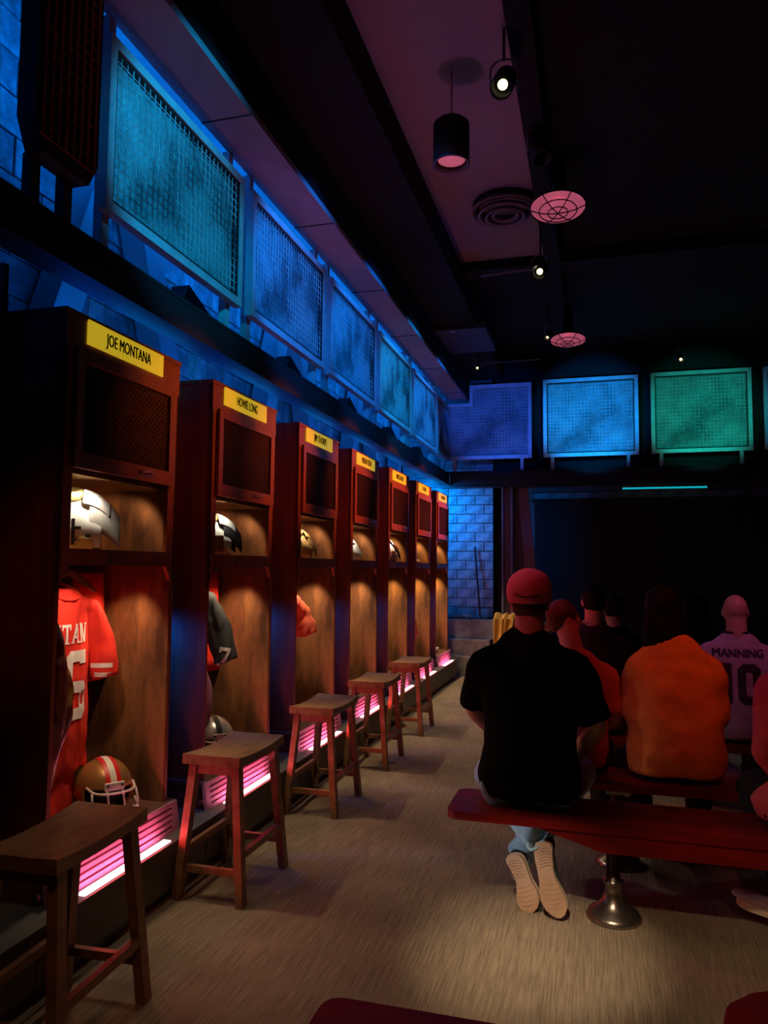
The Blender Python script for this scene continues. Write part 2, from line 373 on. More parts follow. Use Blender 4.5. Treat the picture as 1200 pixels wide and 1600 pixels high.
# ---------------------------------------------------------------- setting
struct('floor', MB().box((-2.9, -1.2, -.1), (4.2, 11.6, 0)), FLOOR)
struct('ceiling', MB().box((-2.9, -1.2, 4.62), (4.2, 11.6, 4.7)), CEIL)
struct('wall_right', MB().box((4.1, -1.2, 0), (4.2, 11.6, 4.62)), CEIL)
struct('wall_front', MB().box((-2.9, -1.3, 0), (4.2, -1.2, 4.62)), CEIL)
wl = struct('wall_left', MB().box((-2.95, -1.2, 0), (-2.785, 11.6, 4.62)), MORTAR)
wb = struct('wall_back', MB().box((-2.785, 11.10, 0), (-1.46, 11.6, 4.62)).box((-1.46, 11.45, 0), (4.1, 11.6, 4.62)), MORTAR)
def block_meshes(w, h, d, axis, n=3):
    out = []
    for k in range(n):
        mb = MB()
        if axis == 0: mb.box((0, 0, 0), (d, w, h))
        else: mb.box((0, 0, 0), (w, d, h))
        me = mb.mesh('block', False, .006)
        for v in me.vertices: v.co += Vector((random.uniform(-1, 1), random.uniform(-1, 1), random.uniform(-1, 1)))*.0015
        me.materials.append(BLOCK); out.append(me)
    return out
bs = block_meshes(.39, .19, .05, 0)
for r in range(11):
    z = 2.42 + r*.2
    for c in range(24):
        y = 1.55 + c*.4 + (.2 if r % 2 else 0)
        if y > 10.6: continue
        put('block', random.choice(bs), None, wl, (-2.795 + random.uniform(0, .006), y, z))
bs2 = block_meshes(.262, .130, .05, 1); half = block_meshes(.126, .130, .05, 1, 2)
for r in range(23):
    z = .80 + r*.1375
    if z > 3.95: continue
    for c in range(5):
        x = -2.78 + c*.27 + (.135 if r % 2 else 0)
        if x + .262 > -1.43: put('block', random.choice(half), None, wb, (x, 11.055, z)); continue
        if x + .262 < -2.3 and z < 2.4: continue
        put('block', random.choice(bs2), None, wb, (x, 11.055 - random.uniform(0, .004), z))
# band of blocks above the dark projection opening
bs3 = block_meshes(.29, .115, .05, 1)
for c in range(11): put('block', random.choice(bs3), None, wb, (-.86 + c*.297, 11.40, 2.55))

# steel beams, soffit, ceiling panel
def ibeam_x(mb, x0, y0, y1, z0, z1, w):    # runs along Y
    mb.box((x0-w, y0, z0), (x0, y1, z0+.02)).box((x0-w, y0, z1-.02), (x0, y1, z1)).box((x0-w+.02, y0, z0+.02), (x0-.003, y1, z1-.02))
b = MB(); ibeam_x(b, -2.0, -1.0, 10.6, 2.69, 2.86, .14)
tag(part('steel_beam', b, STEEL), 'long black steel beam running above the row of lockers on the left', 'beam')
b = MB().box((-2.0, 10.6, 2.68), (4.1, 10.62, 2.88)).box((-2.14, 10.6, 2.66), (4.1, 10.76, 2.69)).box((-2.14, 10.6, 2.87), (4.1, 10.76, 2.89))
tag(part('steel_beam', b, STEEL), 'dark purple steel beam across the far end under the big mesh screens', 'beam')
SOFF = mat('soffit_plaster', (.36, .30, .33), .8, grain=((.22, .18, .21), (1, .4, 1), 3, 5, .3, .7))
s = struct('trim_1', MB().box((-2.07, -1.1, 3.95), (-1.77, 11.0, 3.99)), SOFF)
for k in range(9): part('joint_strip', MB().box((-2.07, .9+k*1.33, 3.945), (-1.77, .908+k*1.33, 3.951)), STEEL, s)
struct('trim_2', MB().box((-2.06, -1.1, 3.99), (-1.775, 11.0, 4.62)), CEIL)
struct('trim_3', MB().box((-1.775, -1.1, 4.3), (-1.28, 11.0, 4.62)), CEIL)
struct('trim_4', MB().box((-.44, -1.1, 4.48), (-.30, 11.0, 4.62)).box((-1.28, 7.35, 4.50), (4.1, 7.6, 4.62)), CEIL)
struct('trim_8', MB().box((-2.79, -1.1, 4.42), (-2.06, 11.05, 4.46)), PANELC)
struct('trim_5', MB().box((-1.28, -1.1, 4.595), (-.44, 7.35, 4.62)), PANELC)

# ---------------------------------------------------------------- plinth
b = MB().box((-2.7, 1.6, .22), (-1.855, 10.47, .25)).box((-2.66, 1.62, .05), (-1.862, 10.46, .22)).box((-2.64, 1.64, 0), (-1.89, 10.44, .05))
for y in LY: b.box((-1.8625, y-.16, .05), (-1.858, y-.15, .22))
tag(part('plinth', b, PLINTH, None, False), 'long low dark plinth under the whole row of lockers', 'plinth')

# ---------------------------------------------------------------- lockers
def make_locker():
    t = thing('locker', '', 'locker')
    W, x0, xb, z0, z1 = LW, 0, LXB-LX, 0, LT-.25      # local: front at x=0, base at z=0 (plinth top)
    Z = lambda z: z-.25
    b = MB().box((xb, 0, 0), (x0, .018, z1)).box((xb, W-.018, 0), (x0, W, z1))
    part('side_panel', MB().box((xb, 0, 0), (x0, .018, z1)), WOOD, t)
    ms = part('side_panel', MB().box((xb, W-.018, 0), (x0, W, z1)), WOOD, t)
    part('inner_lining', MB().box((xb+.012, W-.026, Z(.385)), (x0-.004, W-.018, Z(1.87)))
         , WOODIN, t)
    part('inner_lining', MB().box((xb+.012, .018, Z(.385)), (x0-.004, .026, Z(1.87))), WOODIN, t)
    part('back_panel', MB().box((xb, 0, 0), (xb+.012, W, z1)), WOODIN, t)
    part('top_panel', MB().box((xb-.01, -.008, z1-.02), (x0+.008, W+.008, z1)), WOOD, t)
    part('compartment_floor', MB().box((xb+.012, .018, Z(1.865)), (x0-.02, W-.018, Z(1.885))), WOODIN, t)
    f = part('front_frame', MB().box((x0-.02, 0, Z(2.335)), (x0+.004, W, z1-.02)).box((x0-.02, 0, Z(1.50)), (x0, .07, Z(2.335))).box((x0-.02, W-.07, Z(1.50)), (x0, W, Z(2.335)))
             .prism([(.07, Z(1.50)), (0, Z(1.50)), (0, Z(1.39))], 0, x0-.02, x0).prism([(W-.07, Z(1.50)), (W, Z(1.50)), (W, Z(1.39))], 0, x0-.02, x0), WOOD, t)
    sh = part('shelf', MB().box((xb+.012, .018, Z(1.535)), (x0-.02, W-.018, Z(1.56))), WOODIN, t)
    part('shelf_rail', MB().box((x0-.022, .02, Z(1.50)), (x0+.008, W-.055, Z(1.548))).box((x0-.022, .015, Z(1.548)), (x0+.014, W-.05, Z(1.565))), WOOD, sh)
    part('hanging_rail', MB().box((xb+.012, .018, Z(1.42)), (xb+.03, W-.018, Z(1.49))), WOODIN, t)
    d = part('door', MB().box((x0, .055, Z(1.885)), (x0+.02, W-.045, Z(1.95))).box((x0, .055, Z(2.315)), (x0+.02, W-.045, Z(2.36)))
             .box((x0, .055, Z(1.95)), (x0+.02, .10, Z(2.315))).box((x0, W-.10, Z(1.95)), (x0+.02, W-.045, Z(2.315))), WOOD, t)
    wm = MB(); ya, yb, za, zb = .10, W-.10, Z(1.95), Z(2.315)
    p = .019
    for sgn in (1, -1):
        k = ya - (zb-za)
        while k < yb:
            # line y = k + (z-za)  (sgn 1) or mirrored
            a0, a1 = max(ya, k), min(yb, k + (zb-za))
            if a1 > a0+.004:
                q0 = (a0, za + (a0-k)); q1 = (a1, za + (a1-k))
                if sgn < 0: q0 = (ya+yb-q0[0], q0[1]); q1 = (ya+yb-q1[0], q1[1])
                wm.beam((x0+.008+.001*sgn, *q0), (x0+.008+.001*sgn, *q1), .0022, .0022, (1, 0, 0))
            k += p*1.5
    for k in range(int((zb-za)/.0125)):
        z = za + k*.0125; wm.beam((x0+.007, ya, z), (x0+.007, yb, z), .0018, .0016, (1, 0, 0))
    tag(part('wire_mesh', wm, mat('door_wire', (.11, .045, .03), .45, .4), d), kind='stuff')
    part('handle', MB().tube([(x0+.02, .50, Z(1.925)), (x0+.04, .505, Z(1.925)), (x0+.04, .575, Z(1.925)), (x0+.02, .58, Z(1.925))], [.005]*4, 8, sub=3).box((x0+.018, .49, Z(1.908)), (x0+.024, .59, Z(1.912))), CHROME, d, True)
    # seat box with slotted front and the light strip in front of it
    part('seat_box', MB().box((xb, -.03, 0), (x0+.0, W+.04, Z(.25)+.002)).box((xb+.012, -.03, Z(.365)), (x0+.022, W+.04, Z(.385))).box((xb, -.026, 0), (x0+.0, -.012, Z(.37))).box((xb, W+.02, 0), (x0, W+.034, Z(.37))), mat('seat_box_paint', (.16, .07, .06), .5), t)
    part('slot_shade', MB().box((x0-.06, -.012, 0), (x0-.05, W+.02, Z(.365))), BLACK, t)  # black sheet added behind the slots so they look dark
    v = MB(); ye, yf = -.03, W+.04
    def slab(za, zb, y0, y1):
        xa = x0+.05-(za)*.14; xc = x0+.05-(zb)*.14
        v.add([(xa, y0, za), (xa, y1, za), (xc, y1, zb), (xc, y0, zb), (xa-.018, y0, za), (xa-.018, y1, za), (xc-.018, y1, zb), (xc-.018, y0, zb)],
              [(0,1,2,3),(7,6,5,4),(0,4,5,1),(1,5,6,2),(2,6,7,3),(3,7,4,0)])
    zs = [.0, .020, .030, .047, .057, .074, .084, .101, .111, .132]
    for i in range(0, 10, 2): slab(zs[i], zs[i+1], ye, yf)
    for i in range(1, 9, 2): slab(zs[i], zs[i+1], ye, ye+.045); slab(zs[i], zs[i+1], yf-.045, yf)
    part('slotted_panel', v, VENT, t)
    part('light_strip', MB().box((x0+.07, .10, Z(.2505)), (x0+.108, W-.13, Z(.256))), PINK, t)
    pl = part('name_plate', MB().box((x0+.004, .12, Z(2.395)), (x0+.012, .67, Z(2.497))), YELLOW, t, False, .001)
    return t, pl, ms
NAMES = ['JOE MONTANA', 'HOWIE LONG', 'JIM THORPE', 'MERLIN OLSEN', 'MARCUS ALLEN', 'ED DAVIS', 'JIM BROWN']
what = ['nearest wooden locker, with red jersey and gold helmet inside, yellow name plate on top',
        'second wooden locker from the camera, holding dark grey jersey and silver helmet',
        'third wooden locker from the camera, holding orange jersey and tan leather pads',
        'fourth wooden locker from the camera, with white pads peeking past its side',
        'fifth wooden locker, behind the fifth stool, with black and white pads on its shelf',
        'second to last wooden locker in the row, with a red jersey inside',
        'farthest wooden locker at the end of the row beside the blue block pier']
proto, plate0, ms = make_locker()
lockers = []
for i, y in enumerate(LY):
    o = proto if i == 0 else copy_tree(proto)
    o.location = (LX, y, .25); tag(o, what[i], 'locker', 'wooden player lockers along the left wall'); lockers.append(o)
for i, o in enumerate(lockers):
    pl = [c for c in o.children if c.name.startswith('name_plate')][0]
    sxx = .68 if len(NAMES[i]) < 12 else .58
    me = joinmesh([shiftmesh(text_mesh(NAMES[i], .072, 0, .0008, sxx), dx) for dx in (-.0013, 0, .0013)])
    wdt = max(v.co.x for v in me.vertices)-min(v.co.x for v in me.vertices); k = min(1, (.33 if i != 1 else .27)/wdt) if len(NAMES[i]) > 8 else 1
    for v in me.vertices: v.co = Vector((.013+v.co.z, .40+v.co.x*k, 2.446-.25+v.co.y*1.02))
    put('lettering', me, INK, pl)
# warm lamps inside the lockers
for i, y in enumerate(LY):
    k = 1 + .28*i; WL = (1, .66, .36) if i < 4 else (1, .62, .22)
    spot((LX-.10, y+.66, 1.85), (LX-.30, y+.74, 1.56), WL, 3.0*k, 120, .5, .02)
    spot((LX-.12, y+.66, 1.48), (LX-.32, y+.70, .6), WL, 9.5*k, 95, .7, .02)
    spot((LX-.03, y+.22, 1.855), (LX-.20, y+.24, 1.60), (1, .86, .66), 3.6, 120, .7, .02)  # extra lamp added to brighten the shoulder pads
    spot((LX-.03, y+.30, 1.49), (LX-.22, y+.42, .9), (1, .74, .5), 7*k, 110, .7, .02)  # extra lamp added for the clothes below the shelf
    spot((LX-.05, y+.66, 1.485), (LX+1.15, y+.72, .35), (1, .80, .56), 12 + 3*i, 74, .6, .015)
# pink light thrown by the strips (the glow material is the visible tube; these are the tubes' own lamps)
for y in LY:
    area((LX+.092, y+.40, .262), (LX-.02, y+.40, .345), (1, .12, .30), 1.5, .55, .03)
    area((LX+.095, y+.40, .264), (LX+.80, y+.40, .62), (1, .03, .03), 1.7, .55, .03)

# partition beside the first locker
tag(part('partition_panel', MB().box((-2.78, 2.372, 0), (-2.235, 2.40, 2.69)), BLACK), 'black partition panel standing behind the nearest locker on its left side', 'panel')

# ---------------------------------------------------------------- A-frames behind the lockers
for k, yc in enumerate((1.15, 3.62, 6.10, 8.35, 10.3)):
    wh = ['leftmost', 'second', 'third', 'fourth', 'farthest'][k]
    t = thing('timber_frame', wh + ' slanted painted A-shaped support behind the mesh screens', 'support', (-2.63, yc, 2.2), 0, 'slanted supports behind the lockers')
    for s_ in (-1, 1):
        part('leg', MB().beam((0, s_*.76, -.2), (0, s_*.06, 1.75), .18, .15, (1, 0, 0)), WOODP, t)
    part('crosspiece', MB().box((-.06, -.16, 1.55), (.06, .16, 1.68)), WOODP, t)

# ---------------------------------------------------------------- mesh screens
def grid(mb, w, h, p, t, x):
    n = int(w/p); 
    for i in range(1, n+1): mb.box((x, i*w/(n+1)-t/2, 0), (x+t, i*w/(n+1)+t/2, h))
    m = int(h/p)
    for i in range(1, m+1): mb.box((x-t, 0, i*h/(m+1)-t/2), (x, w, i*h/(m+1)+t/2))
def make_screen(w, h, fw, notch=None, p=.046, dark=False):
    t = thing('mesh_screen', '', 'screen')
    f = MB(); D = .05
    if notch is None:
        f.box((-D, 0, 0), (0, w, fw)).box((-D, 0, h-fw), (0, w, h)).box((-D, 0, fw), (0, fw, h-fw)).box((-D, w-fw, fw), (0, w, h-fw))
    else:
        nx, nz = notch
        f.box((-D, 0, 0), (0, w, fw)).box((-D, w-fw, fw), (0, w, h-fw)).box((-D, nx, h-fw), (0, w, h)).box((-D, nx, nz), (0, nx+fw, h-fw)).box((-D, 0, nz-fw), (0, nx+fw, nz)).box((-D, 0, fw), (0, fw, nz-fw))
    part('frame', f, FRAME, t)
    ins = MB(); q = fw; r_ = fw+.016
    if notch is None: ins.box((-D+.004, q, q), (-.008, w-q, r_)).box((-D+.004, q, h-r_), (-.008, w-q, h-q)).box((-D+.004, q, r_), (-.008, r_, h-r_)).box((-D+.004, w-r_, r_), (-.008, w-q, h-r_)); part('inner_lip', ins, BLACK, t)
    g = MB()
    if notch is None: grid(g, w, h, p, .0036, -.012)
    else:
        nx, nz = notch; n = int(w/p); m = int(h/p)
        for i in range(1, n+1):
            y = i*w/(n+1); g.box((-.012, y-.0018, 0), (-.008, y+.0018, h if y > nx else nz))
        for i in range(1, m+1):
            z = i*h/(m+1); g.box((-.017, 0 if z < nz else nx, z-.0018), (-.012, w, z+.0018))
    tag(part('wire_grid', g, WIRE, t), kind='stuff')
    if notch is None: bk = MB().box((-D-.006, .01, .01), (-D+.006, w-.01, h-.01))
    else: bk = MB().box((-D-.006, .01, .01), (-D+.006, w-.01, notch[1]-.01)).box((-D-.006, notch[0]+.01, notch[1]-.01), (-D+.006, w-.01, h-.01))
    part('backing', bk, CLOTH, t)
    return t
SH = .79
scr = make_screen(1.29, SH, .045)
part('upright', MB().box((-.10, .05, -.17), (-.055, .10, SH+.13)), FRAME, scr)
part('upright', MB().box((-.10, 1.19, -.17), (-.055, 1.24, SH+.13)), FRAME, scr)
SY = [2.67, 4.09, 5.51, 6.93, 8.35, 9.74]
wn = ['nearest', 'second', 'third', 'fourth', 'fifth', 'farthest']
for i, y in enumerate(SY):
    o = scr if i == 0 else copy_tree(scr)
    o.location = (-2.0, y, 3.03)
    if i == 5: o.scale = (1, .64, 1)
    tag(o, wn[i] + ' blue-lit wire mesh screen standing on the left beam above the lockers', 'screen', 'mesh screens over the lockers')
# far end, facing the camera: local +x becomes -Y
def back_screen(x0, w, z0, h, label, notch=None):
    t = make_screen(w, h, .05, notch, .048)
    t.rotation_euler = (0, 0, -PI/2); t.location = (x0, 10.62, z0)
    for y in (.10, w-.16): part('bracket', MB().box((-.045, y, -.20), (-.01, y+.045, 0)), FRAME, t)
    tag(t, label, 'screen', 'mesh screens over the far beam')
back_screen(-2.06, 1.22, 3.06, 1.08, 'deep blue mesh screen with a notched upper left corner in the far corner', (.34, .82))
back_screen(-.68, 1.27, 3.06, 1.10, 'bright azure square mesh screen over the far beam, left of the green one')
back_screen(.75, 1.25, 3.07, 1.10, 'teal green square mesh screen over the far beam')
back_screen(2.14, 1.25, 3.07, 1.10, 'mesh screen cut by the right edge of the picture, over the far beam')
# dark caged cabinet at the upper left
t = thing('caged_cabinet', 'dark hanging cabinet with a dim red wire grille at the upper left corner', 'cabinet', (-1.92, 2.17, 3.02))
part('cabinet_body', MB().prism([(0, .12), (.05, 0), (.31, 0), (.36, .10), (.36, 1.0), (0, 1.0)], 0, -.10, -.02), mat('cabinet_black', (.02, .012, .012), .6), t)
g = MB(); 
for i in range(8): g.box((-.018, .03+i*.042, .06), (-.014, .044+i*.042, .9))
for i in range(18): g.box((-.02, .02, .06+i*.047), (-.016, .34, .064+i*.047))
tag(part('wire_grid', g, mat('red_brown_wire', (.5, .10, .06), .5), t), kind='stuff')
for y in (.07, .25): part('post', MB().box((-.13, y, -.16), (-.09, y+.05, .02)), mat('post_brown', (.10, .04, .035), .6), t)
# small floodlights standing on the beam
def flood(y, lab):
    t = thing('flood_light', lab, 'lamp', (-2.12, y, 2.86), 0, 'floodlights standing on the left beam')
    part('housing', MB().prism([(-.09, .05), (.12, .02), (.22, .10), (-.02, .19)], 0, -.13, -.02), BLACK, t, False, .004)
    part('bracket', MB().box((-.03, .04, 0), (-.01, .06, .08)).box((-.03, .0, 0), (.01, .10, .008)), CHROME, t)
for i, y in enumerate((3.62, 5.05, 6.45, 7.9, 9.3)): flood(y, ['nearest','second','third','fourth','farthest'][i] + ' small black floodlight under a left mesh screen')

# ---------------------------------------------------------------- far end under the beam
PURP = mat('post_paint', (.16, .13, .15), .6, grain=((.10, .08, .10), (1, 1, .3), 5, 4, .3, .7))
tag(part('steel_column', MB().box((-1.27, 10.66, 0), (-1.245, 10.80, 2.66)).box((-1.255, 10.72, 0), (-1.13, 10.74, 2.66)).box((-1.14, 10.66, 0), (-1.115, 10.80, 2.66)).box((-1.30, 10.64, 0), (-1.08, 10.82, .02)), PURP), 'purple-lit upright steel column under the far beam', 'column')
tag(part('leaning_column', MB().beam((-.74, 10.80, 0), (-.985, 10.80, 2.66), .14, .10, (0, 1, 0)), PURP), 'dark blue leaning column right of the upright steel column', 'column')
struct('shade_panel', MB().box((-1.40, 10.98, 2.70), (4.1, 11.03, 4.62)), CEIL)  # black panel added to keep the upper back wall dark
struct('trim_6', MB().box((-1.44, 11.2, 0), (-1.27, 11.4, 2.68)), CEIL)
tag(part('projection_screen', MB().box((-.86, 11.30, .45), (3.9, 11.34, 2.50)).box((-.9, 11.28, .41), (3.94, 11.36, .45)).box((-.9, 11.28, 2.50), (3.94, 11.36, 2.54)), mat('screen_black', (.003, .0035, .004), .7)), 'wide black unlit projection screen on the far wall', 'screen')
TEAL = mat('teal_tube', (.2, .9, .9), .5, emit=(.0, .42, .5), es=.9)
t = thing('tube_light', 'thin glowing teal tube light under the far beam', 'lamp', (.38, 10.98, 2.63))
part('tube', MB().box((0, 0, 0), (1.1, .02, .022)), TEAL, t)
part('clip', MB().box((-.04, -.01, -.01), (-.01, .04, .04)), BLACK, t); part('clip', MB().box((1.11, -.01, -.01), (1.14, .04, .04)), BLACK, t)
part('ledge', MB().box((-1.25, .03, -.03), (2.9, .05, -.012)), STEEL, t)
# stepped concrete blocks in the corner
CONC = mat('concrete', (.26, .24, .22), .85, grain=((.12, .11, .105), (1, 1, 1), 8, 8, .35, .68), bump=(30, (1, 1, 1), .6, .01))
st = thing('corner_steps', 'stack of three rough concrete steps in the far left corner', 'steps', (-2.1, 10.62, 0))
part('step', MB().box((-.30, -.06, 0), (.60, .42, .275)), CONC, st, False, .008)
part('step', MB().box((-.30, .04, .275), (.66, .42, .50)), CONC, st, False, .008)
part('step', MB().box((-.30, .16, .50), (.72, .42, .775)), CONC, st, False, .008)
b = MB()
random.seed(3)
for k in range(4):
    pts = [(-1.93 + .05*k + random.uniform(-.03, .03)*j, 10.86 + random.uniform(-.02, .02), .79 + .05*abs(math.sin(j*1.7+k))) for j in range(6)]
    b.tube(pts, [.006]*6, 6, sub=3)
tag(part('rope_coil', b, mat('pale_rope', (.5, .5, .52), .8), None, True), 'tangled pale rope lying on top of the concrete steps', 'rope')
tag(part('ground_sheet', MB().tube([(-2.35, 10.90, .775), (-1.95, 10.92, .80), (-1.5, 10.92, .775)], [(.08, .03), (.09, .06), (.07, .03)], 12, side=(0, 1, 0)), mat('dark_sheet', (.05, .07, .09), .8), None, True), 'crumpled dark sheet on the top concrete step below the pole', 'cloth')
tag(part('pole', MB().beam((-1.60, 10.86, .80), (-1.70, 11.0, 1.82), .022, .022), mat('pole_dark', (.05, .03, .04), .6)), 'thin dark pole leaning against the blue block pier', 'pole')
# bin with towel
t = thing('wooden_bin', 'wooden bin half hidden behind the man in the red cap, a yellow towel over it', 'bin', (-1.04, 8.55, 0))
part('bin_body', MB().box((0, 0, 0), (.55, .4, .86)), mat('bin_wood', (.34, .12, .08), .6), t, False, .006)
part('rim', MB().box((-.02, -.02, .86), (.57, .42, .90)), WOODIN, t, False, .004)
def towel():
    mb = MB(); n = 22; m = 16; vs = []; fs = []
    for i in range(n+1):
        s_ = i/n
        for j in range(m+1):
            u = j/m; x = -1.03 + .26*u*(1-.25*s_) + .02*math.sin(6*u) + .02*s_
            if s_ < .35: y = 8.85 - s_*.95; z = .965 + .014*math.sin(15*u+3*s_) + .03*math.sin(s_*14)
            else: y = 8.515 - .016*math.sin(19*u + 2*s_); z = .955 - (s_-.35)*(.42 + .16*math.sin(5*u+1))
            vs.append((x-.09, y, z))
    for i in range(n):
        for j in range(m): a = i*(m+1)+j; fs.append((a, a+1, a+m+2, a+m+1))
    mb.add(vs, fs); me = mb.mesh('towel', True)
    return evalmesh(me, [('SOLIDIFY', dict(thickness=.015)), ('SUBSURF', dict(levels=1))])
tm = towel(); tag(put('towel', tm, mat('yellow_towel', (.85, .48, .10), .9, bump=(120, (1, 1, 1), .8, .01))), 'rumpled golden yellow towel hanging over the wooden bin', 'towel')
tag(part('low_wall', MB().box((-.02, 7.2, 0), (.30, 7.32, .94)), mat('tan_panel', (.34, .22, .10), .8), None, False, .01), 'small tan panel standing between the brown-shirted and orange-shirted people', 'panel')

# ---------------------------------------------------------------- stools
def make_stool():
    t = thing('saddle_stool', '', 'stool')
    L, Wd, H = .50, .285, .648
    n = 14; vs = []; fs = []; th = .045
    for i in range(n+1):
        y = -L/2 + L*i/n; d = .016*(1-(2*abs(y)/L)**2)
        for x, z in ((-Wd/2, H-d), (-Wd/2*.5, H-d-.002), (Wd/2*.5, H-d-.002), (Wd/2, H-d), (Wd/2, H-th-d*.4), (-Wd/2, H-th-d*.4)): vs.append((x, y, z))
    for i in range(n):
        for k in range(6): fs.append((i*6+k, i*6+(k+1) % 6, (i+1)*6+(k+1) % 6, (i+1)*6+k))
    fs += [tuple(range(6)), tuple(range(n*6, n*6+6))[::-1]]
    part('seat', MB().add(vs, fs), STOOLW, t)
    for sx in (-1, 1):
        for sy in (-1, 1):
            part('leg', MB().beam((sx*.105, sy*.195, H-th), (sx*.158, sy*.236, 0), .036, .045, (0, 1, 0)), STOOLW, t)
    for sy in (-1, 1):
        part('apron', MB().box((-.10, sy*.197-.011, H-th-.05), (.10, sy*.197+.011, H-th)), STOOLW, t)
        part('stretcher', MB().box((-.15, sy*.228-.012, .125), (.15, sy*.228+.012, .155)), STOOLW, t)
    for sx in (-1, 1):
        part('stretcher', MB().box((sx*.143-.012, -.225, .195), (sx*.143+.012, .225, .225)), STOOLW, t)
    return t
stool = make_stool()
for i, (x, y, a) in enumerate(((-1.665, 2.15, .05), (-1.68, 3.375, 0), (-1.68, 4.62, 0), (-1.67, 5.73, 0), (-1.675, 6.93, 0))):
    o = stool if i == 0 else copy_tree(stool)
    o.location = (x, y, 0); o.rotation_euler = (0, 0, a)
    tag(o, ['nearest wooden saddle stool, cut by the lower left corner of the picture', 'second wooden saddle stool from the camera, in front of the second locker',
            'third wooden saddle stool from the camera, in front of the third locker', 'fourth wooden saddle stool from the camera',
            'farthest wooden saddle stool in the row'][i], 'stool', 'wooden saddle stools along the lockers')

# ---------------------------------------------------------------- benches
def rounded(x0, y0, x1, y1, r):
    pts = []
    for cx, cy, a0 in ((x1-r, y1-r, 0), (x0+r, y1-r, 90), (x0+r, y0+r, 180), (x1-r, y0+r, 270)):
        for k in range(5): a = math.radians(a0+k*22.5); pts.append((cx+r*math.cos(a), cy+r*math.sin(a)))
    return pts
def bench(y0, y1, x0, x1, label, peds, apron=True):
    t = thing('bench', label, 'bench', (0, 0, 0), 0, 'red locker room benches')
    part('seat_plank', MB().prism(rounded(x0, y0, x1, y1, .05), 2, .405, .44), BENCH, t, False)
    if apron: part('apron_board', MB().prism([(x0+.385, .405), (x0+.66, .325), (x1-.66, .325), (x1-.385, .405)], 1, y0+.012, y0+.045), BENCH, t)
    for px in peds:
        yc = (y0+y1)/2
        p = part('pedestal', MB().lathe([(.115, 0), (.118, .01), (.105, .028), (.075, .045), (.05, .075), (.038, .11), (.036, .14), (.042, .145), (.042, .16), (.030, .163), (.028, .36)], (px, yc, 0), 28), PED, t, True)
        part('bolt', MB().lathe([(.008, .0), (.008, .035), (0, .037)], (px-.05, yc-.075, .0), 8), PED, p)
        part('bolt', MB().lathe([(.008, .0), (.008, .035), (0, .037)], (px+.06, yc-.07, .0), 8), PED, p)
        part('flange', MB().box((px-.06, yc-.06, .36), (px+.06, yc+.06, .405)), PED, t)
    return t
bench(3.34, 3.70, -.645, 3.4, 'dark red bench under the seated man in the red cap', [.06, 1.6, 2.9])
bench(3.985, 4.325, -.36, 3.4, 'second red bench, under the person in the orange shirt', [.10, 1.6, 2.9], False)
bench(5.02, 5.36, -.36, 3.4, 'third dark red bench, under the person in the white numbered jersey', [.10, 1.6, 2.9], False)
bench(1.48, 1.845, -.655, 3.4, 'dark bench whose rounded corner shows at the bottom edge of the picture', [.06, 1.6], True)


# ---------------------------------------------------------------- people
def fabric(name, col, rough=.85, c2=None): return mat(name, col, rough, grain=(c2 or tuple(c*.7 for c in col), (1, 1, 1), 9, 4, .35, .7), bump=(140, (1, 1, 1), .25, .002))
BLK = mat('black_tshirt', (.0045, .004, .0045), 1, spec=.1, bump=(140, (1, 1, 1), .25, .002)); DEN = fabric('light_denim', (.36, .56, .66), c2=(.22, .38, .48)); DARKP = fabric('dark_trousers', (.012, .013, .018))
HAIRB = mat('dark_hair', (.006, .004, .004), .75, spec=.2, bump=(80, (1, 1, .2), .6, .004)); HAIRR = mat('brown_hair', (.10, .04, .02), .55, bump=(80, (1, 1, .2), .6, .004))
EYEW = mat('eye_white', (.7, .68, .65), .3); RUBBER = mat('gum_sole', (.56, .36, .24), .6, grain=((.44, .27, .17), (1, 1, 1), 10, 4, .3, .7)); SOLEW = mat('cream_sole', (.80, .66, .50), .55); SHOEB = fabric('black_canvas', (.03, .032, .034))
SHOEW = fabric('white_leather', (.62, .55, .52), .6)
def frame_matrix(o, y, z):
    y = Vector(y).normalized(); z = Vector(z); z = (z - y*z.dot(y)).normalized(); x = y.cross(z)
    m = Matrix(((x.x, y.x, z.x), (x.y, y.y, z.y), (x.z, y.z, z.z))).to_4x4(); m.translation = Vector(o); return m
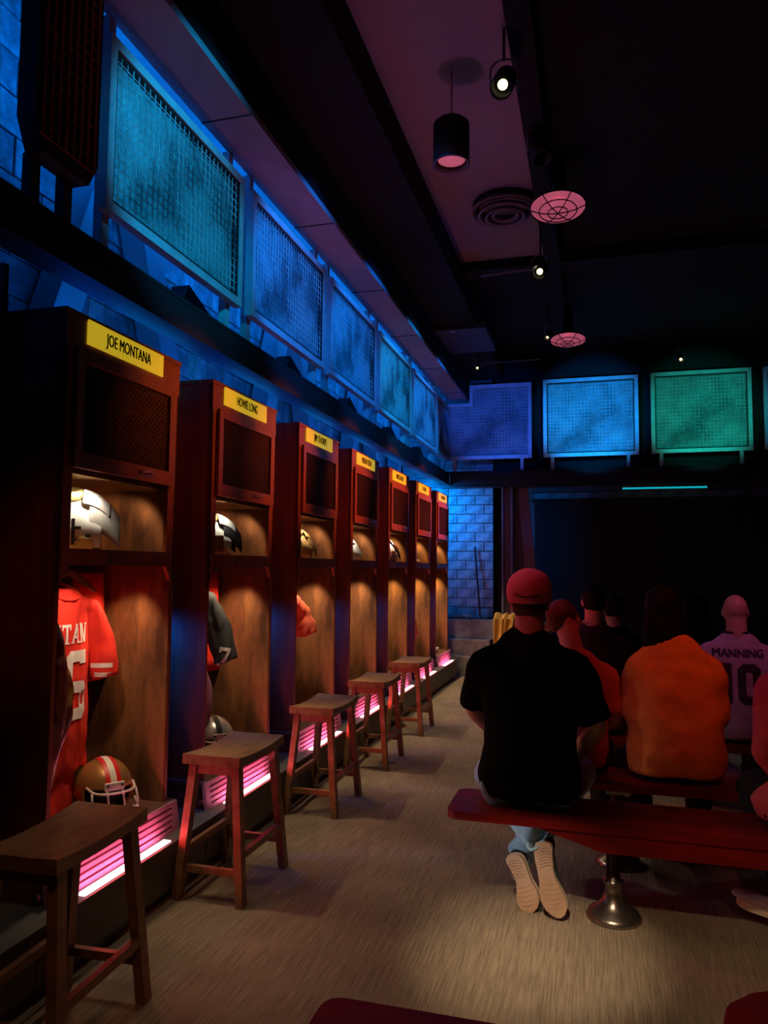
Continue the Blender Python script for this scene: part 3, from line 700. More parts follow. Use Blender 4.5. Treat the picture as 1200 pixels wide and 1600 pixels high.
def shoe(parent, M, upper, sole, L=.30, flip=1, ribs=False):
    """heel at origin, toe along +y, upper towards +z"""
    out = []
    for t, w_ in ((0, .012), (.03, .033), (.10, .040), (.22, .038), (.38, .034), (.5, .036), (.66, .049), (.78, .053), (.88, .046), (.96, .028), (1, .008)): out.append((t, w_))
    off = lambda t: flip*.012*math.sin(t*PI*1.2)
    ptsR = [(w_ + off(t), t*L) for t, w_ in out]; ptsL = [(-w_ + off(t), t*L) for t, w_ in out[::-1]]
    pts = ptsR + ptsL
    mb = MB().prism(pts, 2, 0, .022)
    mb2 = MB().prism([(x*1.03, y) for x, y in pts], 2, .020, .034)
    up = MB()
    prof = [(.02, .030, .05), (.12, .036, .062), (.25, .036, .060), (.42, .036, .050), (.6, .044, .036), (.78, .046, .028), (.92, .034, .020), (.985, .014, .010)]
    up.tube([(off(t), t*L, .024 + h*.5) for t, w_, h in prof], [(w_, h*.62) for t, w_, h in prof], 16, side=(1, 0, 0), sub=3)
    up.tube([(0, L*.13, .05), (0, L*.13, .10)], [.037, .040], 14, sub=1)
    g = thingless(parent, 'shoe', M)
    me = mb.mesh('sole', False, .002); me.transform(M); put('outsole', me, sole, g)
    me = mb2.mesh('midsole', False, .002); me.transform(M); put('midsole', me, SOLEW, g)
    if ribs:
        r = MB()
        for k in range(7):
            y = .018 + k*.012; ww = .030 if k else .022
            r.tube([(-ww, y + .010, -.001), (0, y, -.002), (ww, y + .010, -.001)], [.0016]*3, 6, sub=3)
        for k in range(6):
            y = L*.55 + k*.020; r.tube([(-.034, y - .006, 0), (0, y, -.001), (.036, y - .006, 0)], [.0013]*3, 6, sub=3)
        me = r.mesh('tread', True); me.transform(M); tag(put('tread', me, sole, g), kind='stuff')
    return g
def thingless(parent, name, M):
    up = MB(); L = .30
    prof = [(.02, .030, .05), (.12, .036, .062), (.25, .036, .060), (.42, .036, .050), (.6, .044, .036), (.78, .046, .028), (.92, .034, .020), (.985, .014, .010)]
    up.tube([(0, t*L, .024 + h*.5) for t, w_, h in prof], [(w_, h*.62) for t, w_, h in prof], 16, side=(1, 0, 0), sub=3)
    up.tube([(0, L*.13, .04), (0, L*.12, .105)], [.038, .043], 14, sub=1)
    me = blob(up, .005, 3, name='shoe'); me.transform(M)
    return put('shoe', me, thingless.m, parent)
thingless.m = SHOEB
def hand(mb, w, d, side, s=1):
    """palm from wrist w along d with five bent fingers resting down"""
    d = Vector(d).normalized(); up = Vector((0, 0, 1)); x = d.cross(up).normalized(); n = x.cross(d)
    w = Vector(w); c = w + d*.085*s
    mb.tube([w - d*.02, w + d*.03*s, w + d*.08*s, w + d*.10*s], [(.028*s, .022*s), (.038*s, .016*s), (.042*s, .014*s), (.038*s, .010*s)], 12, side=x, sub=2)
    for k, (o, l) in enumerate(((-.030, .066), (-.011, .078), (.010, .074), (.029, .058))):
        b = w + d*.092*s + x*o*s
        mb.tube([b, b + d*l*.5*s - n*.004*s, b + d*l*.80*s - n*.018*s, b + d*l*s - n*.034*s], [.0088*s, .0084*s, .0078*s, .006*s], 8, sub=2)
    tx = x*side
    b = w + d*.030*s + tx*.030*s
    mb.tube([b, b + tx*.026*s + d*.022*s - n*.006*s, b + tx*.034*s + d*.055*s - n*.016*s], [.0115*s, .010*s, .007*s], 8, sub=2)
def head(mb, c, s, yaw=0, pitch=0):
    R = Matrix.Rotation(yaw, 4, 'Z') @ Matrix.Rotation(pitch, 4, 'X')
    T = Matrix.Translation(Vector(c)) @ R
    def ball(p, r): mb.ball(T @ Vector(p)*1, tuple(a*1 for a in r), 14, 9, R.to_3x3())
    S = lambda *p: tuple(a*s for a in p)
    mb.ball(T @ Vector(S(0, -.012, .022)), S(.075, .092, .090), 18, 12, R.to_3x3())
    mb.ball(T @ Vector(S(0, .022, -.035)), S(.058, .070, .078), 16, 10, R.to_3x3())
    mb.ball(T @ Vector(S(0, .062, -.085)), S(.028, .026, .024), 12, 8, R.to_3x3())
    mb.ball(T @ Vector(S(0, .092, -.018)), S(.012, .022, .024), 10, 8, R.to_3x3())
    mb.ball(T @ Vector(S(0, .080, .014)), S(.030, .014, .012), 10, 8, R.to_3x3())
    mb.ball(T @ Vector(S(0, .084, -.055)), S(.022, .010, .010), 10, 8, R.to_3x3())
    for sx in (-1, 1): mb.ball(T @ Vector(S(sx*.076, -.008, -.008)), S(.012, .020, .032), 10, 8, R.to_3x3())
    return T
def person(label, loc, s=1, tz=1, wide=1, shirt=BLK, pants=DARKP, hz=.79, hyaw=0, hpitch=0, hair='short', hairm=HAIRB, lean=.06, sleeve=.75, legs=None, arms=None, rz=0, cap=None, seed=0, skin=SKIN, shoes=True, hips=1, vox=.015, collar=None, hoff=0, waist=1):
    t = thing('person', label, 'person', loc, rz)
    L = lambda z: lean*(z/.6)**1.5 if z > 0 else 0
    P = lambda x, y, z: Vector((x*s*wide, (y + L(z))*s, z*s*tz))
    prof = [(.02, .16*hips, .115), (.10, .172*hips, .125), (.20, .160*waist, .120), (.30, .160*waist, .116), (.40, .172, .116), (.48, .182, .108), (.545, .155, .088), (.60, .105, .070), (.635, .066, .058)]
    arms = arms or [((.172, 0, .50), (.222, .02, .28), (.15, .24, .17)), ((.172, 0, .50), (.222, .02, .28), (.15, .24, .17))]
    legs = legs or [((.09, 0, .07), (.15, .44, .03), (.13, .46, -.355)), ((.09, 0, .07), (.15, .44, .03), (.13, .46, -.355))]
    body = MB(); sh = MB(); tr = MB()
    body.tube([P(0, 0, z) for z, a, b_ in prof], [(a*s*wide*.95, b_*s*.95) for z, a, b_ in prof], 20, side=(1, 0, 0), sub=3)
    hc = Vector((hoff*s, (L(.6)+.03)*s, hz*s*tz))
    body.tube([P(0, 0, .53), (P(0, 0, .6) + hc)/2 - Vector((0, .02*s, .0)), hc + Vector((0, -.02*s, -.03*s))], [.074*s, .063*s, .062*s], 14, sub=3)
    T = head(body, hc, s, hyaw, hpitch)
    cl = 1.13
    sh.tube([P(0, 0, z) for z, a, b_ in prof], [(a*s*wide*cl, b_*s*cl*1.04) for z, a, b_ in prof], 22, side=(1, 0, 0), sub=3)
    sh.tube([P(0, 0, .58), P(0, 0, .645)], [(.10*s, .075*s), (.070*s, .064*s)], 18, side=(1, 0, 0), sub=1)
    for k, sx in enumerate((-1, 1)):
        a, e, w_ = [P(sx*p[0], p[1], p[2]) for p in arms[k]]
        a2 = P(sx*.09, 0, .525)
        body.tube([a2, a, a.lerp(e, .5), e, e.lerp(w_, .5), w_], [.05*s, .056*s, .050*s, .040*s, .040*s, .027*s], 12, sub=3)
        hand(body, w_, (w_-e).normalized(), sx*-1, s)
        q = [a2, a, a.lerp(e, .5)]; r = [.062*s, .074*s, .072*s]
        if sleeve >= 1: q += [e, e.lerp(w_, .5), e.lerp(w_, .96)]; r += [.060*s, .056*s, .042*s]
        else: q += [a.lerp(e, sleeve)]; r += [.070*s]
        sh.tube(q, r, 14, sub=3)
        h, kn, an = [P(sx*p[0], p[1], p[2]) if not isinstance(p, Vector) else p for p in legs[k]]
        body.tube([h, h.lerp(kn, .5), kn, kn.lerp(an, .4), an], [.078*s, .070*s, .052*s, .050*s, .036*s], 14, sub=3)
        tr.tube([h + Vector((0, -.05*s, 0)), h.lerp(kn, .5), kn, kn.lerp(an, .45), kn.lerp(an, 1.0)], [(.098*s*hips), .086*s, .074*s, .074*s, .062*s], 16, sub=3)
    tr.ball(P(0, -.01, .085), (.165*s*wide*hips, .125*s, .09*s), 18, 10)
    put('body', blob(body, vox*.8, 4, name='body'), skin, t)
    smesh = blob(sh, vox, 7, .009*s, (6, 6, 7), seed, 'shirt')
    so = put('shirt', smesh, shirt, t)
    put('trousers', blob(tr, vox, 6, .006*s, (10, 10, 14), seed+3, 'trousers'), pants, t)
    if collar: part('collar', MB().tube([P(0, 0, .645) + Vector((.072*s*math.cos(a), .064*s*math.sin(a), .004*math.sin(a))) for a in [k*PI/8 for k in range(16)]], [.009*s]*16, 8, close=True, sub=1), collar, t, True)
    R3 = T.to_3x3()
    for sx in (-1, 1): part('eye', MB().ball(T @ Vector((sx*.027*s, .074*s, -.002*s)), .012*s, 10, 7), EYEW, t, True)
    if hair == 'short':
        h = MB(); h.ball(T @ Vector((0, -.020*s, .030*s)), (.083*s, .096*s, .092*s), 20, 12, R3); h.ball(T @ Vector((0, -.045*s, -.010*s)), (.074*s, .066*s, .070*s), 18, 12, R3)
        put('hair', blob(h, .008, 3, .003, (30, 30, 30), seed, 'hair'), hairm, t)
    if hair == 'long':
        h = MB(); h.ball(T @ Vector((0, -.018*s, .030*s)), (.090*s, .100*s, .098*s), 20, 12, R3)
        h.tube([T @ Vector(p)*1 for p in [(0, -.03*s, .04*s), (0, -.050*s, -.05*s), (0, -.055*s, -.14*s), (0, -.045*s, -.24*s)]], [(.08*s, .06*s), (.098*s, .060*s), (.105*s, .050*s), (.085*s, .035*s)], 18, side=(1, 0, 0), sub=4)
        put('hair', blob(h, .008, 3, .005, (40, 40, 6), seed, 'hair'), hairm, t)
    t['_T'] = 0; del t['_T']
    return t, so, T, P
# seated man in the red cap, legs tucked back under the bench
ML = [((.09, 0, .07), Vector((-.24, .43, .0)), Vector((.050, -.085, -.120))),
      ((.09, 0, .07), Vector((.22, .50, .03)), Vector((-.045, .01, -.235)))]
mx, my = -.30, 3.54
man, mshirt, T, P = person('seated man in black t-shirt and pink-red cap, ankles crossed under the bench', (mx, my, .445), 1.07, 1.13, 1.08, BLK, DEN, hz=.745, lean=.05, sleeve=.95,
    legs=ML, arms=[((.185, 0, .50), (.235, .09, .325), (.15, .27, .18)), ((.185, 0, .50), (.262, .01, .30), (.17, .24, .12))], hair='short', hairm=mat('cropped_hair', (.05, .02, .015), .7), seed=1, hips=1.05, shoes=False, vox=.012)
capm = fabric('red_cap_cloth', (.80, .20, .22))
c = MB(); S = 1.07
prof = [(.086, -.030), (.090, -.010), (.092, .008), (.0905, .034), (.083, .062), (.068, .086), (.046, .104), (.022, .114), (.002, .117)]
c.lathe([(r*S*1.12, z*S) for r, z in prof] , (0, 0, 0), 32, cap=False)
me = c.mesh('cap', True)
for v in me.vertices: v.co.y *= 1.16; v.co.x *= .98
me.transform(T @ Matrix.Translation((0, -.012, .036)) @ Matrix.Rotation(math.radians(4), 4, 'X'))
cap = put('cap', me, capm, man)
b = MB().prism([(-.075, .07), (.075, .07), (.070, .13), (.035, .175), (-.035, .175), (-.070, .13)], 2, .0, .006).mesh('brim', False, .002); b.transform(T @ Matrix.Translation((0, .0, .034))); put('brim', b, capm, cap)
part('strap_gap', MB().tube([T @ Vector((.108*math.sin(a), -.012-.1285*math.cos(a), .046 - .018*math.cos(a*2.2))) for a in [(-.56 + k*.14) for k in range(9)]], [.0035]*9, 6, sub=2), INK, cap, True)
thingless.m = SHOEB
shoe(man, frame_matrix((-.232-mx, 3.395-my, .325-.445), (.062, .008, -.31), (0, 1, .0)), SHOEB, RUBBER, .315, -1, True)
shoe(man, frame_matrix((-.372-mx, 3.47-my, .232-.445), (.085, -.01, -.225), (.15, 1, .0)), SHOEB, RUBBER, .25, 1, True)
# jean cuffs
part('cuff', MB().tube([Vector((-.252-mx, 3.445-my, .335-.445)) + Vector((.050*math.cos(a)*.9, .02*math.cos(a)+.045*math.sin(a), .034*math.cos(a)+.03*math.sin(a))) for a in [k*PI/8 for k in range(16)]], [.007]*16, 8, close=True, sub=1), DEN, man, True)

ORG = fabric('orange_shirt', (.95, .30, .05)); BRN = fabric('brown_shirt', (.085, .03, .022)); WHT = fabric('white_jersey', (.50, .38, .44)); PNK = fabric('pink_shirt', (.85, .12, .16)); REDS = fabric('red_shirt', (.62, .10, .09))
thingless.m = SHOEB
def flat_shoes(t, loc, s, pts, m, sole):
    for k, (x, y, d) in enumerate(pts):
        thingless.m = m; shoe(t, frame_matrix((x-loc[0], y-loc[1], .003-loc[2]), d, (0, 0, 1)), m, sole, .27, 1 if k else -1)
def std(label, X, Y, s, **kw):
    loc = (X, Y, .445); r = person(label, loc, s, **kw)
    flat_shoes(r[0], loc, s, [(X-.13*s, Y+.38*s, (-.1, 1, 0)), (X+.13*s, Y+.38*s, (.1, 1, 0))], kw.get('sm', SHOEB) if False else SHOEB, RUBBER)
    return r
std('person in baggy bright orange shirt with dark hair, sitting on the second bench', .385, 4.175, 1.0, tz=1.12, wide=1.13, shirt=ORG, pants=DARKP, hz=.76, hair='long', hairm=HAIRB, lean=.03, sleeve=1, seed=5, hoff=-.05, hips=1.13, waist=1.17, arms=[((.155, 0, .49), (.178, .03, .28), (.13, .24, .17)), ((.155, 0, .49), (.182, .03, .28), (.13, .24, .17))])
std('child in a red shirt sitting beyond the capped man, face in profile', -.11, 4.23, .92, tz=1.06, shirt=REDS, pants=DARKP, hz=.80, hyaw=-1.15, hair='short', hairm=HAIRR, lean=.02, sleeve=.9, seed=8, hoff=-.06)
std('person in dark brown t-shirt with short black hair on the third bench', -.01, 5.20, 1.0, tz=1.10, shirt=BRN, hz=.77, hair='short', lean=.03, sleeve=.8, seed=11, collar=fabric('tan_collar', (.5, .25, .18)))
JN, js, T, P = std('bald person in white jersey with a dark name and number ten on the back', .86, 5.22, .98, tz=1.06, wide=1.08, shirt=WHT, hz=.765, hair='none', lean=.03, sleeve=.8, seed=14, collar=fabric('black_collar', (.01, .01, .01)))
nm = joinmesh([shiftmesh(text_mesh('MANNING', .068, 0, 0, .92), dx, dy) for dx, dy in ((-.0026, 0), (0, .001), (.0026, 0), (0, -.001))])
NMAT = mat('jersey_print', (.030, .018, .020), .7)
M = Matrix(((1, 0, 0, 0), (0, 0, 1, 0), (0, 1, 0, 0), (0, 0, 0, 1)))
def backprint(me, z, tgt, parent, m, name='print', x=0):
    M = Matrix(((1, 0, 0, x), (0, 0, -1, -.5), (0, 1, 0, z), (0, 0, 0, 1)))       # faces -Y
    put(name, drape(me, M, tgt, .004, Vector((0, 0, -1)), .02), m, parent)
backprint(nm, .545, js.data, js, NMAT, 'lettering', -.01)
backprint(joinmesh([shiftmesh(strokes('1', .10, .24, .055), -.072), shiftmesh(strokes('0', .135, .24, .047), .055)]), .365, js.data, js, NMAT, 'number', -.01)
std('person in black with dark hair between the orange shirt and the white jersey', .71, 6.0, .98, tz=1.02, shirt=BLK, hz=.76, hair='long', seed=17)
std('person in black with dark hair half hidden left of the orange shirt', .13, 6.0, .98, tz=1.02, shirt=BLK, hz=.76, hair='short', seed=19)
r = person('person in pink-red shirt cut by the right edge, white sneaker under the bench', (.93, 3.54, .445), 1.0, 1.10, 1.1, PNK, DARKP, hz=.79, hair='short', lean=.02, sleeve=1, seed=21, hips=1.5,
    legs=[((.12, 0, .07), Vector((-.22, .50, .03)), Vector((-.16, .10, -.33))), ((.09, 0, .07), (.15, .44, .03), (.13, .46, -.355))],
    arms=[((.19, 0, .51), (.225, -.02, .28), (.15, .20, .15)), ((.19, 0, .51), (.25, 0, .30), (.17, .22, .17))])
thingless.m = SHOEW
shoe(r[0], frame_matrix((.80-.93, 3.53-3.54, .03-.445), (-.16, .11, .03), (.0, .0, 1)), SHOEW, SOLEW, .27, 1)
thingless.m = SHOEB
shoe(r[0], frame_matrix((1.05-.93, 3.90-3.54, .003-.445), (.1, 1, 0), (0, 0, 1)), SHOEB, RUBBER, .27, 1)
# red bag on the front bench
t = thing('red_bag', 'blurred red bag with black cords in the lower right corner of the picture', 'bag', (.40, 1.66, .44))
bb = MB().tube([(0, 0, .005), (0, 0, .08), (0, 0, .19), (0, 0, .225)], [(.17, .11), (.185, .125), (.17, .11), (.11, .07)], 24, side=(1, 0, 0), sub=4)
put('bag_body', blob(bb, .008, 5, .004, (14, 14, 14), 2, 'bag_body'), fabric('red_bag_cloth', (.55, .05, .03)), t)
for k in range(3): part('cord', MB().beam((-.10+.045*k, -.128, .15), (-.04+.045*k, -.13, .075), .011, .008), INK, t)

# ---------------------------------------------------------------- things kept in the lockers
WHP = mat('pad_white', (.80, .78, .74), .4, grain=((.55, .52, .46), (1, 1, 1), 9, 4, .45, .75)); FOAM = fabric('pad_foam', (.85, .62, .22)); BLKP = mat('pad_black', (.03, .03, .035), .4)
LEAT = mat('tan_leather', (.62, .36, .12), .6, grain=((.36, .18, .06), (1, 1, 1), 14, 5, .35, .7)); BRNL = mat('brown_leather', (.16, .07, .05), .5)
def pads(label, loc, rz, s, m1, m2, m3, laces=False, marks=True):
    """shoulder pads facing local +x, wide along y, standing on z=0"""
    t = thing('shoulder_pads', label, 'shoulder pads', loc, rz, 'shoulder pads on the locker shelves')
    def shell(name, prof_fn, m, th, par):
        n, k = 14, 12; vs = []; fs = []
        for i in range(n+1):
            for j in range(k+1): vs.append(prof_fn(i/n, j/k))
        for i in range(n):
            for j in range(k): a = i*(k+1)+j; fs.append((a, a+1, a+k+2, a+k+1))
        me = MB().add(vs, fs).mesh(name, True, 0, False); me = evalmesh(me, [('SOLIDIFY', dict(thickness=th, offset=1)), ('SUBSURF', dict(levels=1))])
        return put(name, me, m, par)
    for sy in (-1, 1):
        # body arch: from chest plate over the shoulder to the back plate
        def arch(u, v, sy=sy):
            a = math.radians(-38 + 256*u); r = .105
            x = r*1.05*math.cos(a); z = .095 + (.115 if math.sin(a) > 0 else .13)*math.sin(a)
            z = max(z, .0); y = sy*(.022 + .125*v); z -= .055*v*v*(1 if z > .1 else .2); x *= 1 - .12*v
            return (x*s, y*s, z*s)
        a = shell('body_arch', arch, m1, .008, t)
        def capf(u, v, sy=sy):
            a = math.radians(-8 + 196*u); r = .098 - .028*v
            return ((r*math.cos(a))*s, sy*(.10 + .115*v)*s, (.10 + (.125-.02*v)*math.sin(a) - .075*v*v)*s)
        shell('shoulder_cap', capf, m1 if not laces else m3, .008, t)
        def flap(u, v, sy=sy):
            a = math.radians(28 + 124*u); r = .104 - .020*v
            return ((r*math.cos(a))*s, sy*(.075 + .10*v)*s, (.122 + (.118-.01*v)*math.sin(a) - .045*v*v)*s)
        shell('epaulet', flap, m1, .006, t)
        part('edge_trim', MB().tube([flap(u/10, 1.0) for u in range(11)], [.005*s]*11, 8, sub=1), m3, t, True)
        part('edge_trim', MB().tube([arch(u/14*.42, 0.02) for u in range(14)], [.005*s]*14, 8, sub=1), m2, t, True)
        part('under_pad', MB().tube([(s*.100*math.cos(a), sy*.060*s, s*(.005+.155*math.sin(a))) for a in [k*PI/8 for k in range(9)]], [(.060*s, .013*s)]*9, 12, side=(0, 1, 0), sub=1), m2, t, True)
    neck = MB().tube([(s*.082*math.cos(a), s*.068*math.sin(a), s*(.222+.020*math.cos(a)*-1)) for a in [k*PI/8 for k in range(16)]], [.021*s]*16, 10, close=True, sub=1)
    part('neck_foam', neck, m2, t, True)
    if marks:
        for k, (y, z, w_) in enumerate(((.06, .085, .03), (.10, .055, .02), (-.06, .085, .03), (.05, .04, .018), (-.05, .04, .018))):
            part('buckle', MB().box((.112*s, (y-w_/2)*s, (z-.006)*s), (.119*s, (y+w_/2)*s, (z+.006)*s)), m3, t, False, .001)
        part('strap', MB().box((.108*s, .04*s, .02*s), (.114*s, .052*s, .12*s)), m3, t, False, .001)
    if laces:
        for k in range(3):
            for sy in (-1, 1): part('lace_plate', MB().box((.106*s, sy*(.035+.035)*s-.028*s, (.018+.035*k)*s), (.118*s, sy*(.035+.035)*s+.028*s, (.044+.035*k)*s)), BRNL, t, False, .003)
        b = MB()
        for k in range(5): b.tube([(.122*s, -.03*s, (.02+.022*k)*s), (.128*s, 0, (.028+.022*k)*s), (.122*s, .03*s, (.036+.022*k)*s)], [.004*s]*3, 6, sub=2)
        tag(part('laces', b, mat('pink_lace', (.6, .32, .26), .7), t, True), kind='stuff')
    return t
pads('white shoulder pads with yellow foam on the shelf of the nearest locker', (-2.18, 2.70, 1.562), -.95, 1.08, WHP, FOAM, BLKP)
pads('grey and white shoulder pads with brown laces in the second locker', (-2.15, 3.835, 1.562), -.85, .98, mat('pad_grey', (.55, .60, .56), .4, grain=((.30, .34, .33), (1, 1, 1), 9, 4, .4, .7)), mat('pad_rust', (.5, .18, .05), .6), BLKP, True, False)
pads('small tan leather shoulder pads in the third locker', (-2.12, 5.065, 1.562), -.5, .88, LEAT, LEAT, BRNL, False, False)
pads('plain white shoulder pads behind the side of the fourth locker', (-2.14, 6.245, 1.562), -.5, .85, WHP, WHP, BLKP, False, False)
pads('black and white striped shoulder pads in the fifth locker', (-2.13, 7.475, 1.562), -.5, 1.0, WHP, BLKP, BLKP, True, False)
def helmet(label, loc, rz, m1, stripes, mask, rx=0):
    t = thing('football_helmet', label, 'helmet', loc, rz, 'helmets on the locker floors'); t.scale = (1.1, 1.1, 1.1)
    bm = bmesh.new(); bmesh.ops.create_uvsphere(bm, u_segments=40, v_segments=28, radius=1)
    kill = []
    for f in bm.faces:
        c = f.calc_center_median()
        if c.z < -.72 or (c.x > .45 and c.z < .18 and abs(c.y) < .86) : kill.append(f)
    bmesh.ops.delete(bm, geom=kill, context='FACES')
    for v in bm.verts:
        p = v.co.copy(); v.co = Vector((p.x*.132 - (.01 if p.z < -.3 else 0), p.y*.112*(1 - .10*max(0, -p.z)), p.z*.125 + .105))
    me = bpy.data.meshes.new('shell'); bm.to_mesh(me); bm.free(); me.polygons.foreach_set('use_smooth', [True]*len(me.polygons))
    me = evalmesh(me, [('SOLIDIFY', dict(thickness=.010, offset=-1))]); sh = put('shell', me, m1, t)
    bm = bmesh.new(); bmesh.ops.create_uvsphere(bm, u_segments=24, v_segments=16, radius=.095); me2 = bpy.data.meshes.new('padding'); bm.to_mesh(me2); bm.free()
    for v in me2.vertices: v.co = Vector((v.co.x*.95-.035, v.co.y*.95, v.co.z + .10))
    put('padding', me2, mat('helmet_padding', (.05, .04, .03), .8), t)
    for y0, y1, m in stripes:
        vs = []; fs = []
        for i in range(25):
            a = math.radians(12 + 160*i/24)
            for y in (y0, (y0+y1)/2, y1):
                q = math.sqrt(1-(y/.112)**2); vs.append((.134*q*math.cos(a)*1.006, y, .105+.125*q*math.sin(a)*1.012+.001))
        for i in range(24):
            for j in range(2): k = i*3+j; fs.append((k, k+1, k+4, k+3))
        part('stripe', MB().add(vs, fs), m, t, True)
    part('forehead_plate', MB().box((.118, -.038, .128), (.134, .038, .158)), mask, t, False, .003)
    for sy in (-1, 1): part('rivet', MB().ball((.136, sy*.028, .148), .005, 8, 6), INK, t); part('ear_hole', MB().lathe([(.014, 0), (.014, .004), (0, .005)], (-.005, sy*.106 - (.0025), .085), 12, 1), INK, t)
    fm = MB()
    def bar(z, x, wd, r=.0048): fm.tube([(.075, -wd, z+.012), (x-.02, -wd*.85, z), (x, -wd*.45, z-.004), (x+.004, 0, z-.005), (x, wd*.45, z-.004), (x-.02, wd*.85, z), (.075, wd, z+.012)], [r]*7, 8, sub=3)
    bar(.128, .150, .092); bar(.062, .170, .102); bar(.028, .172, .100)
    for y in (-.085, -.03, .03, .085): fm.tube([(.140-abs(y)*.2, y, .128), (.165-abs(y)*.25, y*1.05, .085), (.166-abs(y)*.3, y, .026)], [.0045]*3, 8, sub=2)
    part('face_mask', fm, mask, t, True)
    return t
MASKW = mat('mask_white', (.85, .80, .72), .35); REDP = mat('stripe_red', (.75, .02, .02), .4); GOLD = mat('helmet_gold', (.55, .30, .10), .3, .55)
helmet('gold football helmet with red and white stripes and white face mask in the nearest locker', (-2.13, 2.98, .388), -.62, GOLD, [(-.030, -.012, REDP), (-.012, .012, MASKW), (.012, .030, REDP)], MASKW)
helmet('silver football helmet with a black stripe in the second locker', (-2.14, 3.99, .388), -.75, mat('helmet_silver', (.60, .54, .50), .3, .6), [(-.014, .014, INK)], mat('mask_grey', (.62, .52, .44), .4))
def clothes(name, label, mbs, m, folds=.010, fs=(16, 16, 5), seed=0, group=None, vox=.008):
    me = blob(mbs, vox, 5, folds, fs, seed, name); o = put(name, me, m); return tag(o, label, name.split('_')[-1], group)
HG = 'clothes hanging in the lockers'
def hanging_shirt(label, m, x, y, ztop, zbot, w=.20, d=.055, slv=((.0, .20, 0), (.10, .30, -.34)), sr=.07, seed=0, side2=True):
    mb = MB()
    mb.tube([(x, y, ztop), (x, y, ztop-.03), (x, y, ztop-.09), (x, y, ztop-.25), (x+.01, y, (ztop+zbot)/2-.05), (x+.01, y, zbot)],
            [(.07, d*.7), (.13, d*.9), (w, d), (w*.95, d*1.1), (w*.98, d), (w*1.02, d*.9)], 24, side=(0, 1, 0), sub=4)
    (ax, ay, az), (bx, by, bz) = slv
    mid = Vector((x+(ax+bx)/2, y+(ay+by)/2+.015, ztop-.07+(az+bz)/2))
    mb.tube([(x+ax, y+ay*.55, ztop-.07), (x+ax*.9+.01, y+ay*.95, ztop-.09+az), mid, (x+bx, y+by, ztop-.07+bz)], [(.06, d), (sr, d), (sr*1.12, d*1.05), (sr*.95, d*1.1)], 16, side=(1, .4, 0), sub=4)
    if side2: mb.tube([(x+ax, y-ay*.55, ztop-.07), (x+ax*.9+.01, y-ay*.95, ztop-.09+az), (x+.01, y-ay-.03, ztop-.07+bz)], [(.06, d), (sr, d), (sr*.8, d)], 14, side=(1, .4, 0), sub=3)
    return mb
# nearest locker
JR = fabric('jersey_red', (.86, .030, .012), c2=(.68, .018, .010))
j = clothes('hanging_jersey', 'red jersey with white block letters and number on a wooden hanger in the nearest locker',
            hanging_shirt('', JR, -2.26, 2.81, 1.395, .60, .19, .050, ((-.02, .19, -.01), (.05, .265, -.34)), .068), JR, .010, (18, 18, 6), 3, HG)
def frontprint(me, y, z, tgt, parent, m, name, xs=-1.9):
    M = Matrix(((0, 0, 1, xs), (1, 0, 0, y), (0, 1, 0, z), (0, 0, 0, 1)))
    put(name, drape(me, M, tgt, .004, Vector((0, 0, -1)), .015), m, parent)
word = []
for k, g in enumerate('MONTAN'):
    word.append(shiftmesh(strokes(g, .050, .085, .0125, 1), (k-3)*.0625))
frontprint(joinmesh(word), 2.785, 1.20, j.data, j, WHITEINK, 'lettering')
frontprint(joinmesh([shiftmesh(strokes('1', .13, .27, .045), -.09), shiftmesh(strokes('6', .15, .30, .05), .085)]), 2.775, .975, j.data, j, WHITEINK, 'number')
for dz in (0, .042):
    b = MB(); b.add([(-.062, 0, 0), (.13, 0, 0), (.13, .021, 0), (-.062, .021, 0)], [(0, 1, 2, 3)]); me = b.mesh('s')
    Mx = frame_matrix((-2.21+.25, 3.075-.38, 1.03-dz), (.0, .0, 1), (.55, -.83, 0))
    put('sleeve_stripe', drape(me, Mx, j.data, .003, Vector((0, 0, -1)), .012), WHITEINK, j)
b = MB().tube([(-2.24, 2.83+.075*math.cos(a), 1.42+.022*math.sin(a)*-1) if False else (-2.26+.055*math.sin(a), 2.81+.095*math.cos(a), 1.385-.035*math.sin(a)) for a in [k*PI/10 for k in range(20)]], [.009]*20, 8, close=True, sub=1)
part('collar', b, JR, j, True)
HGW = mat('hanger_wood', (.20, .11, .05), .5)
def hanger(label, x, y, z):
    t = thing('coat_hanger', label, 'hanger', (x, y, z), 0, 'hangers in the lockers')
    part('shoulder_bar', MB().tube([(0, -.19, -.075), (0, -.10, -.025), (0, -.02, .012), (0, .02, .012), (0, .10, -.025), (0, .19, -.075)], [(.010, .010), (.012, .018), (.013, .016), (.013, .016), (.012, .018), (.010, .010)], 10, side=(1, 0, 0), sub=3), HGW, t, True)
    part('hook', MB().tube([(0, 0, .01), (0, 0, .05), (0, .012, .062), (0, .0, .075), (0, -.012, .066)], [.0025]*5, 8, sub=3), CHROME, t, True)
hanger('dark wooden coat hanger holding the red jersey', -2.26, 2.85, 1.455)
clothes('hanging_trousers', 'long bright red trousers hanging below the red jersey', MB().tube([(-2.27, 2.78, .70), (-2.26, 2.78, .60), (-2.24, 2.76, .46), (-2.23, 2.74, .395)], [(.165, .03), (.165, .035), (.15, .035), (.14, .03)], 20, side=(0, 1, 0), sub=4), JR, .008, (14, 14, 4), 9, HG)
SATIN = mat('maroon_satin', (.10, .022, .010), .25, grain=((.34, .24, .05), (1, 1, .6), 7, 3, .56, .66))
